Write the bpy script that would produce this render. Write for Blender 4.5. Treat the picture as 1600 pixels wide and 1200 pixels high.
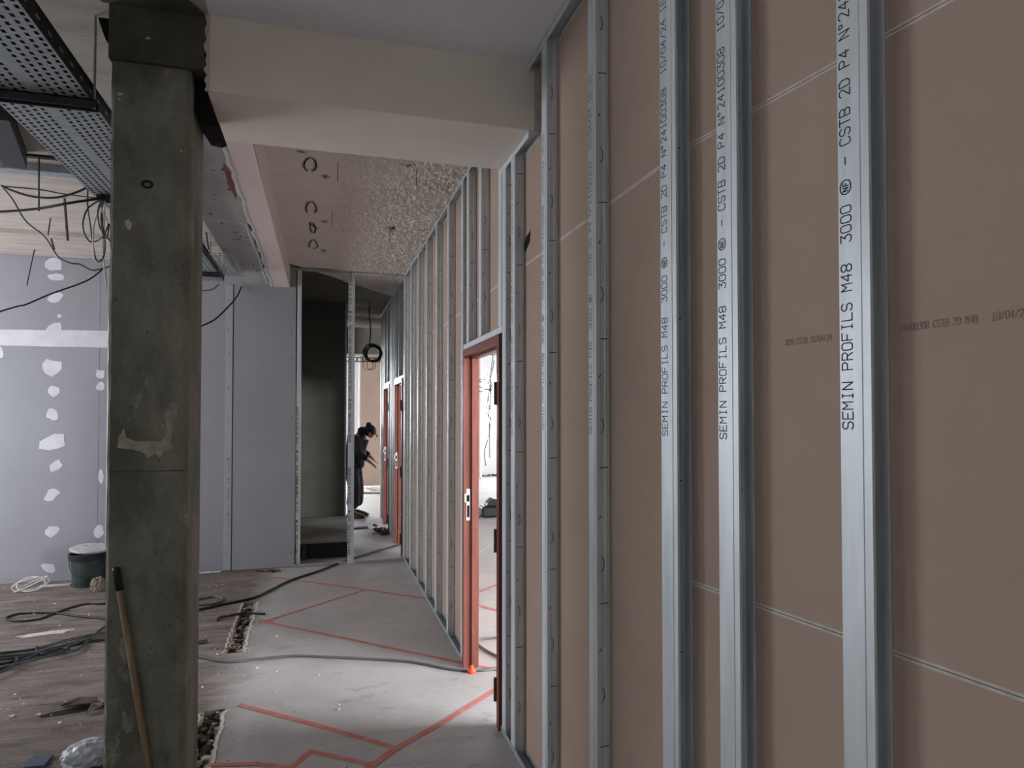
import bpy, bmesh, math, random
import numpy as np
from mathutils import Vector, Matrix
random.seed(7)
rng = np.random.default_rng(11)
for _o in list(bpy.data.objects):
    bpy.data.objects.remove(_o)
scene = bpy.context.scene
C = scene.collection
R = math.radians

# ------------------------------------------------------------------ camera
F, YAW, PIT, EYE = 1040.0, R(15.94), R(1.23), 1.6
YPP = 648 - F * math.tan(PIT)
cam = bpy.data.cameras.new('camera')
cam.sensor_width = 36; cam.lens = 36 * F / 1600; cam.shift_y = (YPP - 600) / 1600
cam.clip_start = .05
camo = bpy.data.objects.new('camera', cam); C.objects.link(camo)
camo.location = (0, 0, EYE); camo.rotation_euler = (math.pi / 2 + PIT, 0, -YAW)
scene.camera = camo

# ------------------------------------------------------------------ sky and daylight
H = 3.17                     # slab height
XL, XR, YB, YF = -5.0, 6.6, -3.6, 17.0     # inner faces of the outer walls
world = bpy.data.worlds.new('overcast'); scene.world = world; world.use_nodes = True
bg = world.node_tree.nodes['Background']
bg.inputs[0].default_value = (.86, .93, 1, 1); bg.inputs[1].default_value = 2.6
def area(name, loc, rot, sx, sy, power, col=(.94, .96, 1)):
    l = bpy.data.lights.new(name, 'AREA'); l.shape = 'RECTANGLE'; l.size = sx; l.size_y = sy
    l.energy = power; l.color = col
    o = bpy.data.objects.new(name, l); C.objects.link(o); o.location = loc; o.rotation_euler = rot
    o['kind'] = 'helper'
    return o
# window openings: (centre along the wall, width); all z 0.9 .. 2.7
WIN_LEFT = [(-1.7, 1.8), (3.2, 1.5), (5.9, 2.3)]  # window behind the camera is added as fill for beam, ceiling and column
WIN_RIGHT = [(-1.2, 2.0), (1.4, 2.2), (11.5, 2.2), (14.6, 2.2)]
WIN_FAR = [(-2.6, 1.9), (-.4, 1.9), (4.62, 1.9)]
for y, w in WIN_LEFT:
    area('daylight', (XL - .12, y, 1.8), (0, -math.pi / 2, 0), 1.75, w - .1, {-1.7: 8, 3.2: 6, 5.9: 122}[y])  # lamp behind the camera is added fill
for y, w in WIN_RIGHT:
    area('daylight', (XR + .12, y, 1.8), (0, math.pi / 2, 0), 1.75, w - .1, 860 if y < 5 else 170)
for x, w in WIN_FAR:
    area('daylight', (x, YF + .12, 1.8), (-math.pi / 2, 0, 0), w - .1, 1.75, 110 if x > 3 else 300)
vs = scene.view_settings
vs.view_transform = 'Standard'; vs.look = 'None'; vs.gamma = 1; vs.use_curve_mapping = False
vs.exposure = .3

# ------------------------------------------------------------------ rays to real planes (for taking measurements)
fw = np.array([math.sin(YAW) * math.cos(PIT), math.cos(YAW) * math.cos(PIT), math.sin(PIT)])
rt = np.array([math.cos(YAW), -math.sin(YAW), 0.0]); up = np.cross(rt, fw)
def ray(x, y): return fw + rt * (x - 800) / F + up * (YPP - y) / F
def PZ(x, y, z=0.0):
    d = ray(x, y); return Vector((0, 0, EYE)) + Vector(d * (z - EYE) / d[2])
def PX(x, y, X):
    d = ray(x, y); return Vector((0, 0, EYE)) + Vector(d * X / d[0])
def PY(x, y, Y):
    d = ray(x, y); return Vector((0, 0, EYE)) + Vector(d * Y / d[1])

# ------------------------------------------------------------------ materials
def lin(c):
    return tuple((v / 12.92 if v <= .04045 else ((v + .055) / 1.055) ** 2.4) for v in [q / 255 for q in c]) + (1,)
class NT:
    def __init__(s, name):
        s.m = bpy.data.materials.new(name); s.m.use_nodes = True; s.t = s.m.node_tree
        s.b = s.t.nodes['Principled BSDF']
    def n(s, ty, **k):
        nd = s.t.nodes.new(ty)
        for a, v in k.items(): setattr(nd, a, v)
        return nd
    def l(s, a, b): s.t.links.new(a, b)
    def coords(s, world=True, stretch=(1, 1, 1), rotz=0):
        if world: src = s.n('ShaderNodeNewGeometry').outputs['Position']
        else: src = s.n('ShaderNodeTexCoord').outputs['Object']
        mp = s.n('ShaderNodeMapping'); mp.inputs['Scale'].default_value = stretch; mp.inputs['Rotation'].default_value[2] = rotz
        s.l(src, mp.inputs[0]); return mp.outputs[0]
    def noise(s, co, scale, detail=5, rough=.6):
        nd = s.n('ShaderNodeTexNoise'); nd.inputs['Scale'].default_value = scale
        nd.inputs['Detail'].default_value = detail; nd.inputs['Roughness'].default_value = rough
        s.l(co, nd.inputs['Vector']); return nd.outputs['Fac']
    def ramp(s, fac, a, b, c0=(0, 0, 0, 1), c1=(1, 1, 1, 1)):
        r = s.n('ShaderNodeValToRGB'); r.color_ramp.elements[0].position = a; r.color_ramp.elements[1].position = b
        r.color_ramp.elements[0].color = c0; r.color_ramp.elements[1].color = c1
        s.l(fac, r.inputs[0]); return r.outputs[0]
    def mix(s, fac, a, b):
        m = s.n('ShaderNodeMix', data_type='RGBA')
        for i, v in ((0, fac), (6, a), (7, b)):
            if hasattr(v, 'is_output'): s.l(v, m.inputs[i])
            else: m.inputs[i].default_value = v
        return m.outputs[2]
    def bump(s, h, strength, dist=.01):
        b = s.n('ShaderNodeBump'); b.inputs['Strength'].default_value = strength; b.inputs['Distance'].default_value = dist
        s.l(h, b.inputs['Height']); s.l(b.outputs[0], s.b.inputs['Normal'])
def mat(name, c, c2=None, rough=.8, metal=0, scale=4, stretch=(1, 1, 1), world=True, bump=0, bscale=60, lo=.35, hi=.65, spec=.3, detail=5):
    t = NT(name); b = t.b
    b.inputs['Roughness'].default_value = rough; b.inputs['Metallic'].default_value = metal
    b.inputs['Specular IOR Level'].default_value = spec
    c = lin(c); b.inputs['Base Color'].default_value = c
    co = t.coords(world, stretch)
    if c2:
        t.l(t.ramp(t.noise(co, scale, detail), lo, hi, c, lin(c2)), b.inputs['Base Color'])
    if bump: t.bump(t.noise(co, bscale, 4), bump)
    return t.m
M = {}
M['board_brown'] = mat('brown plasterboard backing paper', (168, 147, 133), (175, 154, 140), rough=.85, scale=2.2, bump=.06, bscale=220)
M['board_grey'] = mat('pale grey plasterboard', (144, 145, 152), (150, 151, 157), rough=.85, scale=1.5, bump=.03, bscale=150)
M['board_white'] = mat('white plasterboard face', (205, 205, 208), (212, 212, 214), rough=.85, scale=1.5)
M['board_edge'] = mat('board edge paper', (162, 163, 168), rough=.85)
M['concrete_wall'] = mat('grey cement wall', (120, 116, 110), (132, 128, 122), rough=.9, scale=2)
M['stain'] = mat('dry plaster stain', (176, 173, 162), (146, 144, 132), rough=.9, scale=30)
M['gypsum'] = mat('gypsum edge', (204, 196, 188), (182, 173, 165), rough=.9, scale=30)
M['compound'] = mat('joint compound', (212, 212, 219), (199, 199, 207), rough=.8, scale=9, bump=.15, bscale=70)
M['black_gap'] = mat('dark gap', (22, 20, 19), rough=.95)
M['galv'] = mat('galvanised steel', (196, 203, 207), (214, 220, 224), rough=.52, metal=.45, scale=26, stretch=(1, 1, .12), bump=.05, bscale=90, spec=.5)
M['galv_dull'] = mat('dull galvanised steel', (150, 157, 163), (168, 175, 180), rough=.5, metal=.4, scale=18, spec=.5)
M['dark_steel'] = mat('dark steel', (50, 54, 52), (70, 74, 72), rough=.55, metal=.5, scale=20)
M['ink'] = mat('printing ink', (38, 40, 62), rough=.7)
M['ink_faint'] = mat('faint ink', (140, 121, 111), rough=.9)
M['marker'] = mat('black marker', (26, 24, 24), rough=.8)
M['paint_white'] = mat('white ceiling paint', (238, 238, 242), (233, 233, 238), rough=.85, scale=2, bump=.05, bscale=120)
M['paint_cream'] = mat('cream paint', (230, 222, 212), (224, 216, 206), rough=.8, scale=3, bump=.05, bscale=80)
M['paint_pink'] = mat('pinkish paint', (222, 208, 203), (216, 202, 197), rough=.8, scale=4, bump=.05, bscale=80)
M['raw_wall'] = mat('dark grey plaster', (90, 89, 82), (82, 81, 75), rough=.9, scale=3)  # even dark grey of the rear wall
M['wood_red'] = mat('red brown hardwood', (122, 70, 58), (102, 56, 46), rough=.5, scale=14, stretch=(3, 3, .25), bump=.06, bscale=40)
M['wood_pale'] = mat('pale wooden handle', (150, 130, 104), (122, 104, 82), rough=.6, scale=20, stretch=(3, 3, .4))
M['wood_raw'] = mat('splintered wood', (104, 92, 82), (66, 56, 48), rough=.9, scale=30, stretch=(.3, 2, 2))
M['cable_black'] = mat('black cable', (26, 27, 28), rough=.5)
M['cable_grey'] = mat('grey cable', (92, 92, 94), rough=.55)
M['cable_white'] = mat('white strap', (205, 203, 198), rough=.6)
M['black_plastic'] = mat('black plastic', (30, 33, 36), (40, 42, 44), rough=.4, scale=8)
M['green_plastic'] = mat('dark green plastic', (58, 70, 68), (46, 56, 56), rough=.45, scale=8)
M['grey_lid'] = mat('dusty lid', (196, 198, 202), (150, 152, 156), rough=.7, scale=14)
M['plastic_film'] = mat('pale crumpled plastic', (196, 200, 208), (176, 182, 194), rough=.35, scale=12)
M['blue_grey'] = mat('blue grey board', (96, 104, 124), (86, 94, 112), rough=.7, scale=8)
M['red_cap'] = mat('orange red plastic', (226, 74, 42), rough=.5)
M['rubble'] = mat('rubble', (134, 124, 112), (78, 68, 58), rough=.95, scale=22, bump=.4, bscale=80)
M['window_white'] = mat('white window frame', (226, 226, 228), rough=.5)
M['steel_bright'] = mat('bright steel plate', (205, 205, 205), rough=.35, metal=.6)
M['cloth_black'] = mat('black cloth', (22, 22, 24), (28, 28, 30), rough=.95, scale=20, world=False)
M['trouser'] = mat('black trousers', (20, 20, 23), rough=.95)
M['skin'] = mat('skin', (176, 132, 112), rough=.6)
M['hair'] = mat('dark hair', (30, 24, 22), rough=.7)
M['shoe'] = mat('dusty shoe', (70, 64, 56), rough=.85)
M['rust'] = mat('rusty red stain', (148, 92, 74), (120, 76, 64), rough=.9, scale=20)

def concrete_mat(name, c, c2, light, stretch=(1, 1, 1), s=2.5, bump=.3):
    t = NT(name); co = t.coords(True, stretch)
    base = t.ramp(t.noise(co, s, 9, .72), .38, .62, lin(c), lin(c2))
    patch = t.ramp(t.noise(co, s * 1.7, 9, .78), .58, .74)
    col = t.mix(patch, base, lin(light))
    pits = t.ramp(t.noise(co, s * 22, 3), .27, .33)
    dk = tuple(v * .45 for v in lin(c)[:3]) + (1,)
    col = t.mix(pits, dk, col)
    t.l(col, t.b.inputs['Base Color']); t.b.inputs['Roughness'].default_value = .9; t.b.inputs['Specular IOR Level'].default_value = .25
    t.bump(t.noise(co, s * 12, 6, .7), bump); return t.m
M['column'] = concrete_mat('dark column concrete', (100, 101, 89), (140, 139, 126), (186, 184, 172), (1, 1, .55), 3.4)
M['column_head'] = concrete_mat('darker column head concrete', (70, 69, 58), (92, 90, 78), (126, 124, 110), (1, 1, .8), 4)
M['beam_raw'] = concrete_mat('bare beam underside', (176, 176, 176), (158, 157, 156), (196, 196, 195), (1, .5, 1), 5)
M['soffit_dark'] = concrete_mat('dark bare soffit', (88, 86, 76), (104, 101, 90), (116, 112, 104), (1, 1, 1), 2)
def boarded_mat():
    t = NT('board marked concrete ceiling'); co = t.coords(True, (1, 5, 1))
    base = t.ramp(t.noise(co, 2.2, 8, .6), .3, .7, lin((168, 158, 150)), lin((198, 188, 180)))
    streak = t.ramp(t.noise(t.coords(True, (2, 16, 2)), 3, 7, .7), .60, .72)
    col = t.mix(streak, base, lin((134, 126, 120)))
    t.l(col, t.b.inputs['Base Color']); t.b.inputs['Roughness'].default_value = .9
    t.bump(t.noise(t.coords(True, (1, 10, 1)), 6, 6, .7), .35); return t.m
M['ceil_boarded'] = boarded_mat()
def floor_mat():
    t = NT('site floor')
    co = t.coords(True)
    sx = t.n('ShaderNodeSeparateXYZ'); t.l(co, sx.inputs[0])
    nz = t.noise(co, 2.3, 8, .7)
    ma = t.n('ShaderNodeMath', operation='MULTIPLY_ADD'); t.l(nz, ma.inputs[0]); ma.inputs[1].default_value = .35; t.l(sx.outputs[0], ma.inputs[2])
    zone = t.ramp(ma.outputs[0], .0, 1.0)
    mr = t.n('ShaderNodeMapRange'); t.l(ma.outputs[0], mr.inputs[0]); mr.inputs[1].default_value = -.46; mr.inputs[2].default_value = -.22
    # smooth screed in the corridor
    a = t.ramp(t.noise(co, 1.6, 9, .65), .3, .7, lin((156, 152, 150)), lin((178, 174, 172)))
    a = t.mix(t.ramp(t.noise(t.coords(True, (1, 2.2, 1), .3), 3.2, 9, .75), .56, .72), a, lin((128, 122, 118)))
    # rough stripped floor on the left
    cs = t.coords(True, (1, 3.4, 1), R(-8))
    b = t.ramp(t.noise(cs, 2.2, 10, .72), .33, .66, lin((84, 74, 69)), lin((140, 130, 124)))
    b = t.mix(t.ramp(t.noise(t.coords(True, (1, 5.5, 1), R(-8)), 2.7, 12, .85), .49, .62), b, lin((70, 60, 55)))
    b = t.mix(t.ramp(t.noise(t.coords(True, (1, 2.5, 1)), 2.6, 10, .82), .60, .72), b, lin((168, 160, 156)))
    col = t.mix(mr.outputs[0], b, a)
    col = t.mix(t.ramp(t.noise(co, 60, 6, .85), .55, .75), col, lin((112, 105, 100)))
    sp = t.ramp(t.noise(co, 42, 2), .74, .79)
    col = t.mix(sp, col, lin((214, 210, 206)))
    sd = t.ramp(t.noise(co, 17, 5, .7), .71, .76)
    col = t.mix(sd, col, lin((86, 80, 76)))
    t.l(col, t.b.inputs['Base Color']); t.b.inputs['Roughness'].default_value = .62; t.b.inputs['Specular IOR Level'].default_value = .3
    t.bump(t.noise(t.coords(True, (1, 3, 1)), 14, 8, .75), .28, .012); return t.m
M['floor'] = floor_mat()
def red_mat():
    t = NT('red chalk line'); co = t.coords(True)
    c1 = t.ramp(t.noise(co, 34, 7, .8), .36, .64, lin((182, 82, 70)), lin((172, 116, 108)))
    t.l(t.mix(t.ramp(t.noise(co, 5, 9, .85), .50, .66), c1, lin((164, 146, 142))), t.b.inputs['Base Color'])
    t.b.inputs['Roughness'].default_value = .85; return t.m
M['red'] = red_mat()
def pop_mat():
    t = NT('sprayed ceiling plaster'); co = t.coords(True)
    base = t.ramp(t.noise(co, 3, 6, .6), .3, .7, lin((212, 202, 194)), lin((222, 213, 205)))
    sm = t.ramp(t.noise(co, 5, 9, .8), .70, .86)
    base = t.mix(sm, base, lin((168, 156, 150)))
    for p in SOOT:                                  # sooty smudges round the old fixing holes
        d = t.n('ShaderNodeVectorMath', operation='SUBTRACT'); t.l(co, d.inputs[0]); d.inputs[1].default_value = (p[0], p[1], H)
        sc = t.n('ShaderNodeVectorMath', operation='MULTIPLY'); t.l(d.outputs[0], sc.inputs[0]); sc.inputs[1].default_value = (1 / p[2], 1 / p[3], 0)
        ln = t.n('ShaderNodeVectorMath', operation='LENGTH'); t.l(sc.outputs[0], ln.inputs[0])
        ad = t.n('ShaderNodeMath', operation='MULTIPLY_ADD'); t.l(t.noise(co, 26, 5, .7), ad.inputs[0]); ad.inputs[1].default_value = 1.1; t.l(ln.outputs['Value'], ad.inputs[2])
        base = t.mix(t.ramp(ad.outputs[0], .55, 1.7), lin((58, 50, 46)), base)
    t.l(base, t.b.inputs['Base Color']); t.b.inputs['Roughness'].default_value = .85; return t.m

# ------------------------------------------------------------------ mesh helpers
class MB:
    def __init__(s): s.v = []; s.f = []; s.mi = []
    def add(s, vs_, fs, mi=0):
        o = len(s.v); s.v += [tuple(p) for p in vs_]; s.f += [tuple(i + o for i in f) for f in fs]; s.mi += [mi] * len(fs); return s
    def box(s, a, b, mi=0):
        x0, y0, z0 = a; x1, y1, z1 = b
        return s.add([(x0, y0, z0), (x1, y0, z0), (x1, y1, z0), (x0, y1, z0), (x0, y0, z1), (x1, y0, z1), (x1, y1, z1), (x0, y1, z1)],
                     [(3, 2, 1, 0), (4, 5, 6, 7), (0, 1, 5, 4), (1, 2, 6, 5), (2, 3, 7, 6), (3, 0, 4, 7)], mi)
    def quad(s, a, b, c, d, mi=0): return s.add([a, b, c, d], [(0, 1, 2, 3)], mi)
    def prism(s, poly, off, mi=0):
        """polygon of 3-D points, pushed along off"""
        n = len(poly); p = [Vector(q) for q in poly]; o = Vector(off)
        vs_ = [tuple(q) for q in p] + [tuple(q + o) for q in p]
        return s.add(vs_, [tuple(range(n)), tuple(range(2 * n - 1, n - 1, -1))] + [(i, i + n, (i + 1) % n + n, (i + 1) % n) for i in range(n)], mi)
    def tube(s, pts, r, n=7, mi=0, close=False):
        P = [Vector(p) for p in pts]; N = len(P)
        rr = r if isinstance(r, (list, tuple)) else [r] * N
        base = len(s.v); prev = None
        for i in range(N):
            if close: t = P[(i + 1) % N] - P[i - 1]
            else: t = P[min(i + 1, N - 1)] - P[max(i - 1, 0)]
            t = t.normalized() if t.length > 1e-9 else Vector((0, 0, 1))
            if prev is None:
                a = Vector((0, 0, 1)) if abs(t.z) < .9 else Vector((1, 0, 0))
                prev = t.cross(a).normalized()
            prev = (prev - t * prev.dot(t)); prev = prev.normalized() if prev.length > 1e-6 else t.orthogonal().normalized()
            q = t.cross(prev)
            for k in range(n):
                an = 2 * math.pi * k / n
                s.v.append(tuple(P[i] + (prev * math.cos(an) + q * math.sin(an)) * rr[i]))
        last = N if close else N - 1
        for i in range(last):
            j = (i + 1) % N
            for k in range(n):
                s.f.append((base + i * n + k, base + i * n + (k + 1) % n, base + j * n + (k + 1) % n, base + j * n + k)); s.mi.append(mi)
        if not close:
            s.f.append(tuple(base + k for k in range(n - 1, -1, -1))); s.mi.append(mi)
            s.f.append(tuple(base + (N - 1) * n + k for k in range(n))); s.mi.append(mi)
        return s
    def lathe(s, prof, c=(0, 0, 0), n=24, mi=0):
        base = len(s.v)
        for r_, z in prof:
            for k in range(n):
                a = 2 * math.pi * k / n; s.v.append((c[0] + r_ * math.cos(a), c[1] + r_ * math.sin(a), c[2] + z))
        for i in range(len(prof) - 1):
            for k in range(n):
                s.f.append((base + i * n + k, base + i * n + (k + 1) % n, base + (i + 1) * n + (k + 1) % n, base + (i + 1) * n + k)); s.mi.append(mi)
        return s
    def ribbon(s, pts, w, nrm, lift=0.0, mi=0):
        """flat band of width w along pts, lying square to nrm"""
        P = [Vector(p) for p in pts]; nn = Vector(nrm).normalized(); L = []
        for i in range(len(P)):
            t = (P[min(i + 1, len(P) - 1)] - P[max(i - 1, 0)]).normalized(); sd = t.cross(nn).normalized() * w / 2
            L.append((P[i] + sd + nn * lift, P[i] - sd + nn * lift))
        b = len(s.v)
        for a, c in L: s.v += [tuple(a), tuple(c)]
        for i in range(len(P) - 1):
            s.f.append((b + 2 * i, b + 2 * i + 1, b + 2 * i + 3, b + 2 * i + 2)); s.mi.append(mi)
        return s
    def build(s, name, mats, parent=None, smooth=False, origin=None, flip=False):
        if not isinstance(mats, (list, tuple)): mats = [mats]
        if parent is not None:
            o = Vector(parent.location); q = parent.parent
            while q is not None: o = o + Vector(q.location); q = q.parent
            loc = Vector((0, 0, 0))
        else:
            if origin is None:
                a = np.array(s.v); origin = ((a[:, 0].min() + a[:, 0].max()) / 2, (a[:, 1].min() + a[:, 1].max()) / 2, a[:, 2].min())
            o = Vector(origin); loc = o
        me = bpy.data.meshes.new(name)
        me.from_pydata([tuple(Vector(p) - o) for p in s.v], [], s.f); me.update()
        for m in mats: me.materials.append(M[m] if isinstance(m, str) else m)
        if len(mats) > 1: me.polygons.foreach_set('material_index', s.mi)
        if smooth: me.polygons.foreach_set('use_smooth', [True] * len(me.polygons))
        ob = bpy.data.objects.new(name, me); C.objects.link(ob); ob.location = loc
        if parent is not None: ob.parent = parent
        return ob
def empty(name, loc=(0, 0, 0)):
    o = bpy.data.objects.new(name, None); C.objects.link(o); o.location = loc; o.empty_display_size = .1; return o
def tag(o, label=None, cat=None, group=None, kind=None):
    if label: o['label'] = label
    if cat: o['category'] = cat
    if group: o['group'] = group
    if kind: o['kind'] = kind
    return o
def structure(o, label, cat='wall'): return tag(o, label, cat, None, 'structure')
def bevel(o, w, seg=2):
    m = o.modifiers.new('bevel', 'BEVEL'); m.width = w; m.segments = seg; m.limit_method = 'ANGLE'; return o
def smoothpath(pts, n=8, closed=False):
    P = [Vector(p) for p in pts]; out = []; N = len(P)
    for i in range(N if closed else N - 1):
        if closed: p0, p1, p2, p3 = P[i - 1], P[i], P[(i + 1) % N], P[(i + 2) % N]
        else: p0, p1, p2, p3 = P[max(i - 1, 0)], P[i], P[i + 1], P[min(i + 2, N - 1)]
        for k in range(n):
            t = k / n
            out.append(.5 * ((2 * p1) + (p2 - p0) * t + (2 * p0 - 5 * p1 + 4 * p2 - p3) * t * t + (3 * p1 - p0 - 3 * p2 + p3) * t ** 3))
    if not closed: out.append(P[-1])
    return out
def blob(c, rx, ry, n=14, jit=.25, rot=0):
    out = []
    for k in range(n):
        a = 2 * math.pi * k / n; q = 1 + random.uniform(-jit, jit)
        x, y = rx * q * math.cos(a), ry * q * math.sin(a)
        out.append((c[0] + x * math.cos(rot) - y * math.sin(rot), c[1] + x * math.sin(rot) + y * math.cos(rot)))
    return out

# stroke lettering, characters on a 4 x 6 grid
GL = {
 'S': [[(4, 5), (3, 6), (1, 6), (0, 5), (0, 4), (1, 3), (3, 3), (4, 2), (4, 1), (3, 0), (1, 0), (0, 1)]],
 'E': [[(4, 6), (0, 6), (0, 0), (4, 0)], [(0, 3), (3, 3)]], 'M': [[(0, 0), (0, 6), (2, 3), (4, 6), (4, 0)]],
 'I': [[(2, 0), (2, 6)], [(1, 6), (3, 6)], [(1, 0), (3, 0)]], 'N': [[(0, 0), (0, 6), (4, 0), (4, 6)]],
 'P': [[(0, 0), (0, 6), (3, 6), (4, 5), (4, 4), (3, 3), (0, 3)]], 'R': [[(0, 0), (0, 6), (3, 6), (4, 5), (4, 4), (3, 3), (0, 3)], [(2, 3), (4, 0)]],
 'O': [[(1, 0), (0, 1), (0, 5), (1, 6), (3, 6), (4, 5), (4, 1), (3, 0), (1, 0)]], 'F': [[(0, 0), (0, 6), (4, 6)], [(0, 3), (3, 3)]],
 'L': [[(0, 6), (0, 0), (4, 0)]], '4': [[(3, 0), (3, 6), (0, 2), (4, 2)]],
 '8': [[(1, 3), (0, 4), (0, 5), (1, 6), (3, 6), (4, 5), (4, 4), (3, 3), (1, 3), (0, 2), (0, 1), (1, 0), (3, 0), (4, 1), (4, 2), (3, 3)]],
 '3': [[(0, 6), (4, 6), (2, 3.5), (3, 3.5), (4, 2.5), (4, 1), (3, 0), (1, 0), (0, 1)]],
 '0': [[(1, 0), (0, 1), (0, 5), (1, 6), (3, 6), (4, 5), (4, 1), (3, 0), (1, 0)]],
 'C': [[(4, 5), (3, 6), (1, 6), (0, 5), (0, 1), (1, 0), (3, 0), (4, 1)]], 'T': [[(0, 6), (4, 6)], [(2, 6), (2, 0)]],
 'B': [[(0, 0), (0, 6), (3, 6), (4, 5), (4, 4), (3, 3), (0, 3)], [(3, 3), (4, 2), (4, 1), (3, 0), (0, 0)]],
 '2': [[(0, 5), (1, 6), (3, 6), (4, 5), (4, 4), (0, 0), (4, 0)]], 'D': [[(0, 0), (0, 6), (2.6, 6), (4, 4.6), (4, 1.4), (2.6, 0), (0, 0)]],
 '°': [[(1, 4), (0.6, 5), (1, 6), (2.6, 6), (3, 5), (2.6, 4), (1, 4)]], '1': [[(1, 5), (2, 6), (2, 0)], [(1, 0), (3, 0)]],
 '/': [[(0, 0), (4, 6)]], '6': [[(4, 5), (3, 6), (1, 6), (0, 5), (0, 1), (1, 0), (3, 0), (4, 1), (4, 2), (3, 3), (0, 3)]],
 '5': [[(4, 6), (0, 6), (0, 3.4), (3, 3.4), (4, 2.4), (4, 1), (3, 0), (0, 0)]], '-': [[(0, 3), (4, 3)]], ':': [[(2, 1), (2, 1.7)], [(2, 4), (2, 4.7)]],
 '7': [[(0, 6), (4, 6), (1, 0)]], '9': [[(4, 3), (1, 3), (0, 4), (0, 5), (1, 6), (3, 6), (4, 5), (4, 1), (3, 0), (1, 0)]],
 '@': [[(-.6, 3), (.2, 5), (2, 6), (5, 6), (7, 5), (7.6, 3), (7, 1), (5, 0), (2, 0), (.2, 1), (-.6, 3)], [(1.2, 1.4), (1.2, 4.6), (3, 1.4), (3, 4.6)], [(4.2, 1.4), (4.2, 4.6), (6, 4.6)], [(4.2, 3), (5.6, 3)]],
}
def letters(mb, text, org, adv, upv, pitch, cap, width, w, nrm, mi=0):
    org = Vector(org); adv = Vector(adv); upv = Vector(upv)
    for i, ch in enumerate(text):
        for st in GL.get(ch, []):
            pts = [org + adv * (i * pitch + x / 4 * width) + upv * (y / 6 * cap) for x, y in st]
            for a, b in zip(pts[:-1], pts[1:]):
                d = (b - a).normalized() * w * .35
                mb.ribbon([a - d, b + d], w, nrm, 0, mi)
    return mb
STUD_TEXT = 'SEMIN PROFILS M48  3000 @  - CSTB 2D P4 N°24100308  10/04/24 16:25'

# ================================================================== FLOOR
TRENCH = [(PZ(0, 1400).y, PZ(348, 1108).y), (PZ(378, 1019).y, PZ(404, 940).y)]
tx = lambda y: -.545 - .012 * (y - 3.3)
ys = [YB - .3, 0.0]
y = 1.2
while y < 7.2: ys.append(y); y += .035
for a, b in TRENCH: ys += [a, b]
ys += [9, 13, YF + .3]; ys = sorted(ys)
fl = MB(); rows = []
for q in ys:
    w = .05 + .012 * random.uniform(-1, 1); j = random.uniform(-.009, .009)
    rows.append((q, tx(q) - w + j * .4, tx(q) + w + j + random.uniform(-.014, .014)))
for (y0, a0, b0), (y1, a1, b1) in zip(rows[:-1], rows[1:]):
    ym = (y0 + y1) / 2; tr = any(a < ym < b for a, b in TRENCH)
    fl.quad((XL - .3, y0, 0), (a0, y0, 0), (a1, y1, 0), (XL - .3, y1, 0))
    fl.quad((b0, y0, 0), (XR + .3, y0, 0), (XR + .3, y1, 0), (b1, y1, 0))
    if not tr: fl.quad((a0, y0, 0), (b0, y0, 0), (b1, y1, 0), (a1, y1, 0))
    else:
        D = -.09
        fl.quad((a0, y0, D), (b0, y0, D), (b1, y1, D), (a1, y1, D), 1)
        fl.quad((a0, y0, 0), (a0, y0, D), (a1, y1, D), (a1, y1, 0), 1)
        fl.quad((b0, y0, D), (b0, y0, 0), (b1, y1, 0), (b1, y1, D), 1)
for a, b in TRENCH:
    for yy in (a, b): fl.quad((tx(yy) - .06, yy, -.09), (tx(yy) + .06, yy, -.09), (tx(yy) + .06, yy, 0), (tx(yy) - .06, yy, 0), 1)
floor = fl.build('floor', ['floor', 'rubble'], origin=(0, 0, 0))
structure(floor, 'grey screed corridor floor merging into stripped brown rough floor with chased grooves', 'floor')
def stone(mb, c, r, mi=0):
    n1 = 5; base = len(mb.v)
    q = [random.uniform(.6, 1.15) for _ in range(12)]
    pts = [(0, 0, -.7)] + [(math.cos(2 * math.pi * k / n1), math.sin(2 * math.pi * k / n1), -.25) for k in range(n1)] + [(math.cos(2 * math.pi * (k + .5) / n1) * .8, math.sin(2 * math.pi * (k + .5) / n1) * .8, .35) for k in range(n1)] + [(0, 0, .65)]
    rz = random.uniform(0, 6.28); ex = random.uniform(.7, 1.5)
    vs_ = []
    for (x, y_, z), k in zip(pts, q):
        x, y_, z = x * k * r * ex, y_ * k * r, z * k * r * .8
        vs_.append((c[0] + x * math.cos(rz) - y_ * math.sin(rz), c[1] + x * math.sin(rz) + y_ * math.cos(rz), c[2] + z))
    fs = [(0, 1 + (k + 1) % 5, 1 + k) for k in range(5)]
    for k in range(5): fs += [(1 + k, 1 + (k + 1) % 5, 6 + k), (1 + (k + 1) % 5, 6 + (k + 1) % 5, 6 + k)]
    fs += [(6 + k, 6 + (k + 1) % 5, 11) for k in range(5)]
    mb.add(vs_, fs, mi)
for a, b in TRENCH:
    rb = MB()
    for _ in range(int((b - max(a, 2.2)) * 130)):
        q = random.uniform(max(a, 2.2), b); stone(rb, (tx(q) + random.uniform(-.04, .045), q, -.075 + random.uniform(0, .05)), random.uniform(.008, .026), int(random.random() < .3))
    tag(rb.build('rubble', ['rubble', 'gypsum'], floor), kind='stuff')
cr = MB()                                                # crumbs and plaster flakes scattered about
for _ in range(520):
    x, q = random.uniform(-3.6, .3), random.uniform(2.4, 7.3)
    if random.random() < .5: x = random.uniform(-2.6, -.3)
    stone(cr, (x, q, .002), random.choice([.003, .004, .006, .009]) * random.uniform(.7, 1.3))
for a, b in TRENCH:
    for sgn in (-1, 1):
        rm = MB(); q = max(a, 2.2); pts = []
        while q < b: pts.append((tx(q) + sgn * (.062 + random.uniform(-.008, .010)), q, .001)); q += .03
        if len(pts) > 2: rm.ribbon(pts, .018 if sgn > 0 else .010, (0, 0, 1), .001); rm.build('chipped_edge', 'gypsum', floor)
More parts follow.
